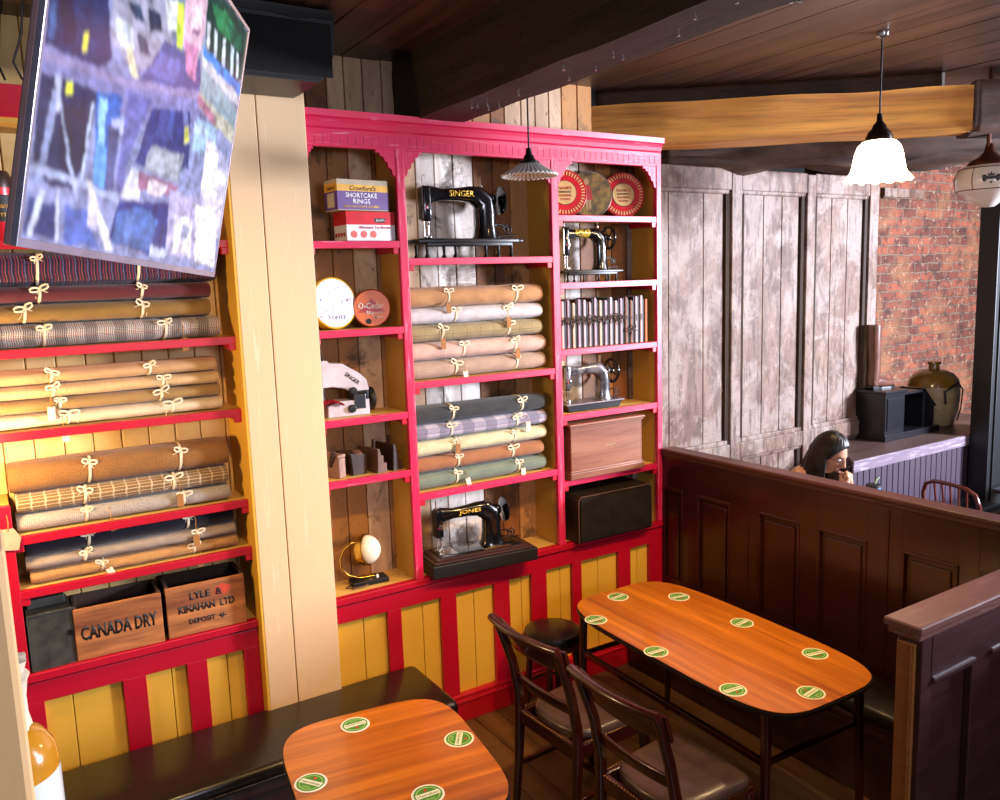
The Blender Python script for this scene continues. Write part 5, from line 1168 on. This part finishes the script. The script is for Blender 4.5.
bm = nb(); tube(bm, [(-.02, 0, 3.45), (-.02, 0, 3.15), (-.012, 0, 3.02)], .012, 10); lathe(bm, [(0, 3.05), (.02, 3.045), (.03, 3.0), (.06, 2.97), (.10, 2.95), (.115, 2.93), (.112, 2.915), (0, 2.915)], 28); obj('fitter', bm, plain('copper_brown_fitter', '5a3020', .3, .7), t, 50)
bm = nb(); lathe(bm, [(.09, 2.925), (.13, 2.92), (.16, 2.895), (.172, 2.865), (.172, 2.82), (.166, 2.79), (.14, 2.765), (.125, 2.758), (.11, 2.735), (.07, 2.715), (.04, 2.69), (0, 2.685)], 40); obj('globe', bm, opal.m, t, 60)
bm = nb()
for zz, rr in ((2.905, .1535), (2.782, .1615)): tube(bm, [(cos(2*pi*k/40)*rr, sin(2*pi*k/40)*rr, zz) for k in range(40)], .0025, 6, None, True, (0, 0, 1))
for a in range(0, 360, 60): tube(bm, [(cos(radians(a))*q, sin(radians(a))*q, z_) for q, z_ in ((.154, 2.905), (.173, 2.865), (.1735, 2.82), (.163, 2.782))], .0022, 6)
obj('red_lines', bm, plain('thin_maroon_line', '5a2020', .5), t, 60)
bm = nb(); em = RZ(-58+0) @ T(0, -.173, 2.84) @ XZ
prism(bm, [(-.045, .015), (-.03, .018), (-.02, .008), (.02, .008), (.03, .018), (.045, .015), (.042, -.015), (.03, -.022), (.02, -.008), (-.02, -.008), (-.03, -.022), (-.042, -.015)], -.001, .002, em)
prism(bm, [(-.016, .010), (-.018, .026), (-.008, .018), (0, .032), (.008, .018), (.018, .026), (.016, .010)], -.001, .002, em); prism(bm, [(-.008, -.02), (.008, -.02), (0, -.034)], -.001, .002, em)
obj('emblem', bm, plain('charcoal_emblem', '2c2a2c', .5), t)
# ================================================================== BEYOND THE PARTITION
lea = plain('tan_brown_boot_leather', '6a4438', .3, 0, .3, .2)
bx = plain('black_painted_iron', '16161c', .3, .2, .2)
t = thing('iron_stove', 'old black panelled iron box with an arched opening on the window ledge', 'stove', (6.0, 3.74, 1.0455), 0)
bm = nb(); box(bm, -.27, -.02, -.10, .16, 0, .365, .004); box(bm, -.285, -.0, -.115, .17, .365, .385, .004); obj('main_box', bm, bx, t)
bm = nb(); box(bm, -.25, -.04, -.108, -.10, .08, .33, .004); box(bm, -.275, -.015, -.11, -.1, .0, .05, .003); obj('raised_panel', bm, bx, t)
bm = nb(); box(bm, -.02, .46, -.11, .16, 0, .05, .004); obj('plinth', bm, bx, t)
bm = nb(); box(bm, -.018, .30, .12, .16, .05, .34); box(bm, -.018, .32, -.07, .16, .33, .352, .003); prism(bm, [(0, .05), (.025, .05), (.01, .28), (.04, .33), (0, .33)], -.1, .0, XZ); obj('arched_niche', bm, bx, t)
bm = nb(); prism(bm, [(.28, .05), (.44, .05), (.44, .20), (.48, .20), (.30, .36), (.26, .36), (.29, .30), (.28, .28)], -.12, .07, XZ, .003); obj('sloping_side', bm, bx, t)
bm = nb(); prism(bm, [(.34, .08), (.41, .08), (.41, .20), (.36, .24), (.34, .22)], .07, .076, XZ); obj('side_panel', bm, bx, t)
t = thing('riding_boot', 'tall brown leather boot standing on the black iron box', 'boot', (5.88, 3.80, 1.431), 0)
bm = nb(); loft(bm, [((-.075, 0, .035), .035, .04), ((-.07, 0, .09), .045, .045), ((-.06, 0, .16), .044, .045), ((-.07, 0, .28), .046, .05), ((-.075, 0, .42), .05, .052), ((-.075, 0, .5), .05, .052)], 20, 2.2)
loft(bm, [((-.1, 0, .055), .03, .035), ((-.03, 0, .06), .045, .042), ((.06, 0, .045), .035, .045), ((.13, 0, .035), .026, .045), ((.175, 0, .028), .014, .025)], 18, 2.2, upv=(0, 1, 0)); obj('upper', bm, lea, t, 60)
bm = nb(); prism(bm, [(-.12, -.04), (-.06, -.035), (.0, -.03), (.09, -.05), (.16, -.04), (.19, 0), (.16, .04), (.09, .05), (0, .03), (-.06, .035), (-.12, .04)], .0, .015); box(bm, -.12, -.05, -.038, .038, 0, .03, .003); obj('sole', bm, 'plastic', t)
t = thing('stoneware_jar', 'big two-tone stoneware jar with ochre top at the right end of the ledge', 'jug', (6.71, 3.84, 1.0455), 0)
bm = nb(); lathe(bm, [(0, 0), (.155, 0), (.165, .01), (.195, .12), (.205, .25), (.20, .33)], 44); obj('body', bm, plain('buff_stoneware', 'b0a080', .25, 0, .5, .1), t, 60)
bm = nb(); lathe(bm, [(.2005, .328), (.19, .38), (.15, .43), (.09, .46), (.045, .468), (.04, .50), (.055, .51), (.05, .53), (0, .535)], 44); obj('shoulder', bm, plain('olive_ochre_glaze', '8a6a28', .2, 0, .6, .15), t, 60, 'olive-ochre glazed shoulder')
bm = nb(); tube(bm, [(.02, -.215, .34), (-.02, -.215, .37), (-.09, -.20, .33), (-.13, -.175, .30), (-.12, -.18, .20)], .008, 8); tube(bm, [(.02, -.215, .34), (.08, -.205, .30), (.05, -.21, .15), (.02, -.20, .05)], .006, 8); obj('leather_cord', bm, 'plastic', t, 60)
# hoop-back chair and dark table at the right
t = thing('hoop_back_chair', 'reddish bentwood hoop-back chair beyond the partition at the right edge', 'chair', (5.58, 2.83, .0), -12); t.scale = (1.06, 1.06, 1.09)
rw = plain('reddish_bentwood', '5a2218', .22, 0, .5)
bm = nb(); hoop = [(-.23, -.19, .46), (-.245, -.205, .6), (-.265, -.205, .76), (-.272, -.18, .825), (-.276, -.12, .852), (-.278, 0, .858), (-.276, .12, .852), (-.272, .18, .825), (-.265, .205, .76), (-.245, .205, .6), (-.23, .19, .46)]
tube(bm, hoop, .013, 10, upv=(1, .1, 0)); obj('back_hoop', bm, rw, t, 60)
bm = nb(); tube(bm, [(-.25, -.205, .66), (-.27, -.1, .665), (-.275, 0, .667), (-.27, .1, .665), (-.25, .205, .66)], .010, 8, upv=(0, 0, 1)); obj('mid_rail', bm, rw, t, 60)
for q in (-.12, -.06, 0, .06, .12):
    bm = nb(); tube(bm, [(-.22, q*.8, .46), (-.272, q, .845)], .006, 8); obj('spindle', bm, rw, t, 60)
bm = nb(); lathe(bm, [(0, .43), (.2, .43), (.215, .44), (.215, .458), (.19, .466), (0, .46)], 36); obj('seat', bm, rw, t, 50)
for sx in (-1, 1):
    for sy in (-1, 1): bm = nb(); loft(bm, [((sx*.14, sy*.14, .435), .016, .016), ((sx*.17, sy*.17, .2), .018, .018), ((sx*.195, sy*.195, 0), .012, .012)], 12, 2); obj('leg', bm, rw, t, 60)
def plain_table(label, x, y, hx, hy, z, name='pub_table', rz=0):
    t = thing(name, label, 'table', (x, y, 0), rz)
    bm = nb(); box(bm, -hx, hx, -hy, hy, z-.03, z, .008); obj('tabletop', bm, plain('dark_slate_tabletop', '2a2a34', .25, 0, .3), t)
    bm = nb(); lathe(bm, [(0, z-.03), (.1, z-.03), (.1, z-.045), (.03, z-.06), (.025, .06), (.06, .03), (.22, .015), (.22, 0), (0, 0)], 24); obj('pedestal', bm, bx, t, 50)
    return t
plain_table('dark slate-topped table at the right edge beyond the partition', 6.38, 2.66, .34, .34, .76)
plain_table('dark table in front of the seated woman, mostly hidden by the partition', 4.62, 2.72, .36, .34, .80)
t = thing('drinks_tumbler', 'steel tumbler with a blue band and a small straw, beside the seated woman', 'cup', (4.60, 2.985, .801))
bm = nb(); lathe(bm, [(0, 0), (.034, 0), (.038, .01), (.043, .175), (.0425, .182), (0, .18)], 28); obj('body', bm, 'chrome', t, 40)
bm = nb(); lathe(bm, [(.0425, .175), (.0445, .178), (.045, .205), (.043, .21)], 28); obj('band', bm, plain('blue_band', '1c5a8c', .4), t, 40)
bm = nb(); lathe(bm, [(.043, .208), (.046, .212), (.044, .225), (.02, .23), (0, .23)], 28); obj('lid', bm, 'plastic', t, 40)
bm = nb(); tube(bm, [(.01, 0, .22), (.03, 0, .25), (.055, 0, .262)], .006, 8); obj('spout', bm, plain('olive_straw', '8a9a6c', .4), t, 50)
# ================================================================== PERSON
skin = plain('warm_skin', 'c08a68', .5, 0, 0, .06, spec=.4); skin.node_tree.nodes['Principled BSDF'].inputs['Subsurface Weight'].default_value = .08; skin.node_tree.nodes['Principled BSDF'].inputs['Subsurface Radius'].default_value = (.01, .004, .002)
P0 = Vector((3.925, 3.09, .085)); PF = radians(160)          # heading of the body measured clockwise from +y
pt = thing('person', 'woman with long black hair and glasses bowed over her clasped hands, seated behind the partition', 'person', P0, -(166-180))
# local frame: -y is forward, +x is her left ... built facing -y
def skinmesh(name, nodes, edges, m, parent, root=0, lvl=2):
    me = bpy.data.meshes.new(name); me.from_pydata([n_[0] for n_ in nodes], edges, []); o = bpy.data.objects.new(name, me); C.objects.link(o)
    o.modifiers.new('skin', 'SKIN'); o.modifiers['skin'].use_smooth_shade = True
    for i, n_ in enumerate(nodes): 
        r_ = n_[1]; me.skin_vertices[0].data[i].radius = (r_, r_) if not isinstance(r_, tuple) else r_
    me.skin_vertices[0].data[root].use_root = True
    md = o.modifiers.new('sub', 'SUBSURF'); md.levels = lvl; md.render_levels = lvl; me.materials.append(M[m] if isinstance(m, str) else m); o.parent = parent; return o
nodes = [((0, 0, .60), (.14, .11)), ((0, -.03, .75), (.115, .09)), ((0, -.08, .94), (.13, .095)), ((0, -.12, 1.08), (.10, .07)), ((0, -.155, 1.15), .045), ((0, -.205, 1.20), .045)]
edges = [(0, 1), (1, 2), (2, 3), (3, 4), (4, 5)]
def add(p, r, frm):
    nodes.append((p, r)); edges.append((frm, len(nodes)-1)); return len(nodes)-1
for s in (-1, 1):
    sh = add((s*.16, -.10, 1.09), .05, 3); el = add((s*.20, -.27, .845), .038, sh); fo = add((s*.12, -.35, .95), .034, el); wr = add((s*.035, -.345, 1.055), .023, fo)
    pm = add((s*.014, -.335, 1.10), (.030, .018), wr)
    for k, (dx, L, z_) in enumerate(((-.024, .030, .01), (-.008, .034, .014), (.008, .032, .014), (.022, .026, .008))):
        a_ = add((s*.016+dx*.7, -.355, 1.12+z_), .0088, pm); b_ = add((s*.006+dx*.6, -.342+.004*k, 1.137+z_-s*.004), .008, a_); add((-s*.010+dx*.4, -.322, 1.123+z_), .007, b_)
    th = add((s*.030, -.320, 1.105), .0105, pm); th2 = add((s*.018, -.308, 1.13), .009, th); add((s*.004, -.306, 1.145), .008, th2)
    hp = add((s*.10, -.05, .58), .085, 0); kn = add((s*.11, -.42, .56), .06, hp); an = add((s*.11, -.40, .02), .038, kn); add((s*.11, -.52, -.035), .032, an)
body = skinmesh('body', nodes, edges, skin, pt)
body['label'] = 'face, neck and hands'
tn = [((0, 0, .58), (.15, .12)), ((0, -.03, .75), (.125, .10)), ((0, -.08, .94), (.14, .105)), ((0, -.12, 1.08), (.115, .08)), ((0, -.145, 1.14), (.07, .055))]; te = [(0, 1), (1, 2), (2, 3), (3, 4)]
for s in (-1, 1):
    tn.append(((s*.165, -.10, 1.09), .062)); te.append((3, len(tn)-1)); tn.append(((s*.205, -.27, .845), .05)); te.append((len(tn)-2, len(tn)-1)); tn.append(((s*.14, -.345, .905), .044)); te.append((len(tn)-2, len(tn)-1))
def _bl():
    k = NT('patterned_blouse_cloth'); v = k.coord(); f = k.noise(v, 55, 2, .5, 1); g = k.noise(v, 38, 2, .5)
    c = k.mix(k.ramp(f, .5, .54), 'b8a890', 'c8602c'); c = k.mix(k.ramp(g, .6, .63), c, '5a4a40'); k.col(c); k.set(.8); return k.m
o = skinmesh('blouse', tn, te, _bl(), pt); o['label'] = 'cream and rust patterned blouse'
ln = [((0, .0, .59), (.16, .13))]; le = []
for s in (-1, 1):
    ln.append(((s*.10, -.05, .585), .1)); le.append((0, len(ln)-1)); ln.append(((s*.11, -.42, .56), .072)); le.append((len(ln)-2, len(ln)-1)); ln.append(((s*.11, -.40, .06), .055)); le.append((len(ln)-2, len(ln)-1))
skinmesh('trousers', ln, le, plain('dark_trousers', '1c2030', .8), pt)
for s in (-1, 1):
    bm = nb(); loft(bm, [((s*.11, -.36, -.04), .035, .045), ((s*.11, -.42, -.035), .045, .048), ((s*.11, -.52, -.05), .032, .045), ((s*.11, -.58, -.06), .018, .03)], 16, 2.2, upv=(1, 0, 0)); obj('shoe', bm, 'plastic', pt, 60)
# head: built upright at the origin facing -y, then pitched down and set on the neck
HM = T(0, -.235, 1.245) @ RZ(-4) @ RX(24)
def headpt(th, ph, k=1.0, hair=False):
    """th around (0 = face, -y), ph from -pi/2 (chin) to pi/2 (crown)"""
    x = sin(th)*cos(ph); y = -cos(th)*cos(ph); z = sin(ph)
    fr = max(0, cos(th)); w_ = .074; d = .094; h_ = .118
    if z < 0: w_ *= 1-.30*(-z)**1.4*(1 if fr > 0 else .6); d *= 1-.12*(-z)
    p = Vector((x*w_, y*d, z*h_))
    if not hair:
        def g(px, pz, sx, sz): return math.exp(-((p.x-px)/sx)**2-((p.z-pz)/sz)**2) if y < 0 else 0
        p.y -= .021*g(0, -.026, .011, .016)+.012*g(0, -.004, .008, .026)+.008*g(0, -.060, .017, .008)+.007*g(0, -.070, .016, .007)+.007*g(0, -.098, .022, .015)
        p.y += .010*(g(-.032, .008, .018, .012)+g(.032, .008, .018, .012)); p.y -= .004*(g(-.032, .006, .011, .008)+g(.032, .006, .011, .008)); p.y += .004*g(0, -.0655, .02, .0025)
        p.y -= .004*(g(-.03, .030, .022, .008)+g(.03, .030, .022, .008)); p.x += math.copysign(.003, p.x)*(g(-.045, -.03, .02, .02)+g(.045, -.03, .02, .02))
    return p*k
bm = nb(); NT_, NP_ = 64, 56; rows = []
for j in range(1, NP_):
    ph = -pi/2+pi*j/NP_; rows.append([bm.verts.new(HM @ headpt(2*pi*i/NT_, ph)) for i in range(NT_)])
b0 = bm.verts.new(HM @ headpt(0, -pi/2)); b1 = bm.verts.new(HM @ headpt(0, pi/2))
for A, B in zip(rows, rows[1:]):
    for i in range(NT_): bm.faces.new((A[i], A[(i+1) % NT_], B[(i+1) % NT_], B[i]))
for i in range(NT_): bm.faces.new((rows[0][(i+1) % NT_], rows[0][i], b0)); bm.faces.new((rows[-1][i], rows[-1][(i+1) % NT_], b1))
for s in (-1, 1): loft(bm, [((s*.066, -.0, .018), .012, .006), ((s*.070, .004, .020), .020, .005), ((s*.073, .006, .006), .022, .004), ((s*.068, .002, -.020), .011, .005)], 12, 2, HM, True, (1, 0, 0))
bmesh.ops.recalc_face_normals(bm, faces=bm.faces); 
head = obj('head', bm, skin, pt, 120)
bm = nb()
for s in (-1, 1): bmesh.ops.create_uvsphere(bm, u_segments=16, v_segments=10, radius=.0115, matrix=HM @ T(s*.032, -.074, .006))
obj('eyes', bm, plain('eye_white', 'd8ccc0', .3), head, 90)
bm = nb()
for s in (-1, 1): lathe(bm, [(0, .0), (.0055, 0), (.005, .001), (0, .0015)], 14, HM @ T(s*.032, -.0850, .003) @ AY)
obj('irises', bm, 'plastic', head, 60)
bm = nb()
for s in (-1, 1): tube(bm, [(s*.018, -.0905, .027), (s*.032, -.089, .031), (s*.048, -.079, .027)], [.002, .003, .0015], 6, HM)
obj('eyebrows', bm, 'plastic', head, 60)
bm = nb(); loft(bm, [((-.019, -.089, -.065), .002, .002), ((-.008, -.0975, -.0635), .0042, .004), ((0, -.0985, -.065), .004, .0045), ((.008, -.0975, -.0635), .0042, .004), ((.019, -.089, -.065), .002, .002)], 10, 2, HM, True, (0, 1, 0)); obj('lips', bm, plain('lip_skin', '8e4038', .4), head, 60)
bm = nb()
for s in (-1, 1):
    tube(bm, [(s*.033+cos(2*pi*k/24)*.022, -.102+.006*abs(cos(2*pi*k/24)), .004+sin(2*pi*k/24)*.018) for k in range(24)], .0014, 6, HM, True, (0, 1, 0)); tube(bm, [(s*.055, -.096, .008), (s*.076, -.05, .012), (s*.079, .0, .014)], .0014, 6, HM)
tube(bm, [(-.011, -.102, .006), (0, -.106, .009), (.011, -.102, .006)], .0014, 6, HM); obj('glasses', bm, plain('dark_metal_frames', '4a3448', .25, .8), pt, 60, 'thin metal glasses')
hairm = NT('black_hair')
v = hairm.coord((1, 1, .12)); f_ = hairm.noise(v, 160, 3, .6); hairm.col(hairm.mix(f_, '080606', '1c120e')); hairm.set(.42, spec=.35); hairm.bump(f_, .6, .002)
# hair: cap over the skull plus a long fall to the shoulders
bm = nb(); rows = []; NTh, NZ = 72, 46
def hairpt(th, q):
    """q 0 crown .. 1 tips; th=0 face"""
    a = abs((th+pi) % (2*pi)-pi)                     # angle from the face
    if q < .5:
        ph = pi/2*(1-q/.5*1.0); 
        ph = max(ph, radians(44)*max(0, 1-(a/1.25)**2)**.5 if a < 1.25 else 0)
        p = headpt(th, ph, 1.11+.012*sin(th*23), True); return HM @ p
    r = (q-.5)/.5; a2 = max(a, 1.25); sgn = 1 if ((th+pi) % (2*pi)-pi) >= 0 else -1
    base = headpt(sgn*a2, 0, 1.11+.012*sin(th*23), True)
    hz = HM @ base; L = .30
    drop = Vector((base.x*.18*sin(r*2.4)+sgn*.006, (.03+.08*cos(a2) if True else 0)*0+r*.13*max(.15, -cos(a2)), -L*r))
    p = hz+drop; p += Vector((noise.noise(Vector((th*6, r*3, 2)))*.008, noise.noise(Vector((th*6, r*3, 8)))*.008, noise.noise(Vector((th*9, 0, 4)))*.02*r))
    if a < 1.25 and r > 0:                            # open at the face
        return None
    return p
cols_ = []
for j in range(NZ+1):
    q = j/NZ; row = []
    for i in range(NTh):
        th = 2*pi*i/NTh+.001; p = hairpt(th, q); row.append(bm.verts.new(p) if p is not None else None)
    rows.append(row)
for j in range(NZ):
    for i in range(NTh):
        f = (rows[j][i], rows[j][(i+1) % NTh], rows[j+1][(i+1) % NTh], rows[j+1][i])
        if all(x is not None for x in f): 
            try: bm.faces.new(f)
            except ValueError: pass
bmesh.ops.remove_doubles(bm, verts=bm.verts, dist=.0008)
bmesh.ops.recalc_face_normals(bm, faces=bm.faces)
o = obj('hair', bm, hairm.m, pt, 120, 'long straight black hair'); md = o.modifiers.new('t', 'SOLIDIFY'); md.thickness = .012; md.offset = 0
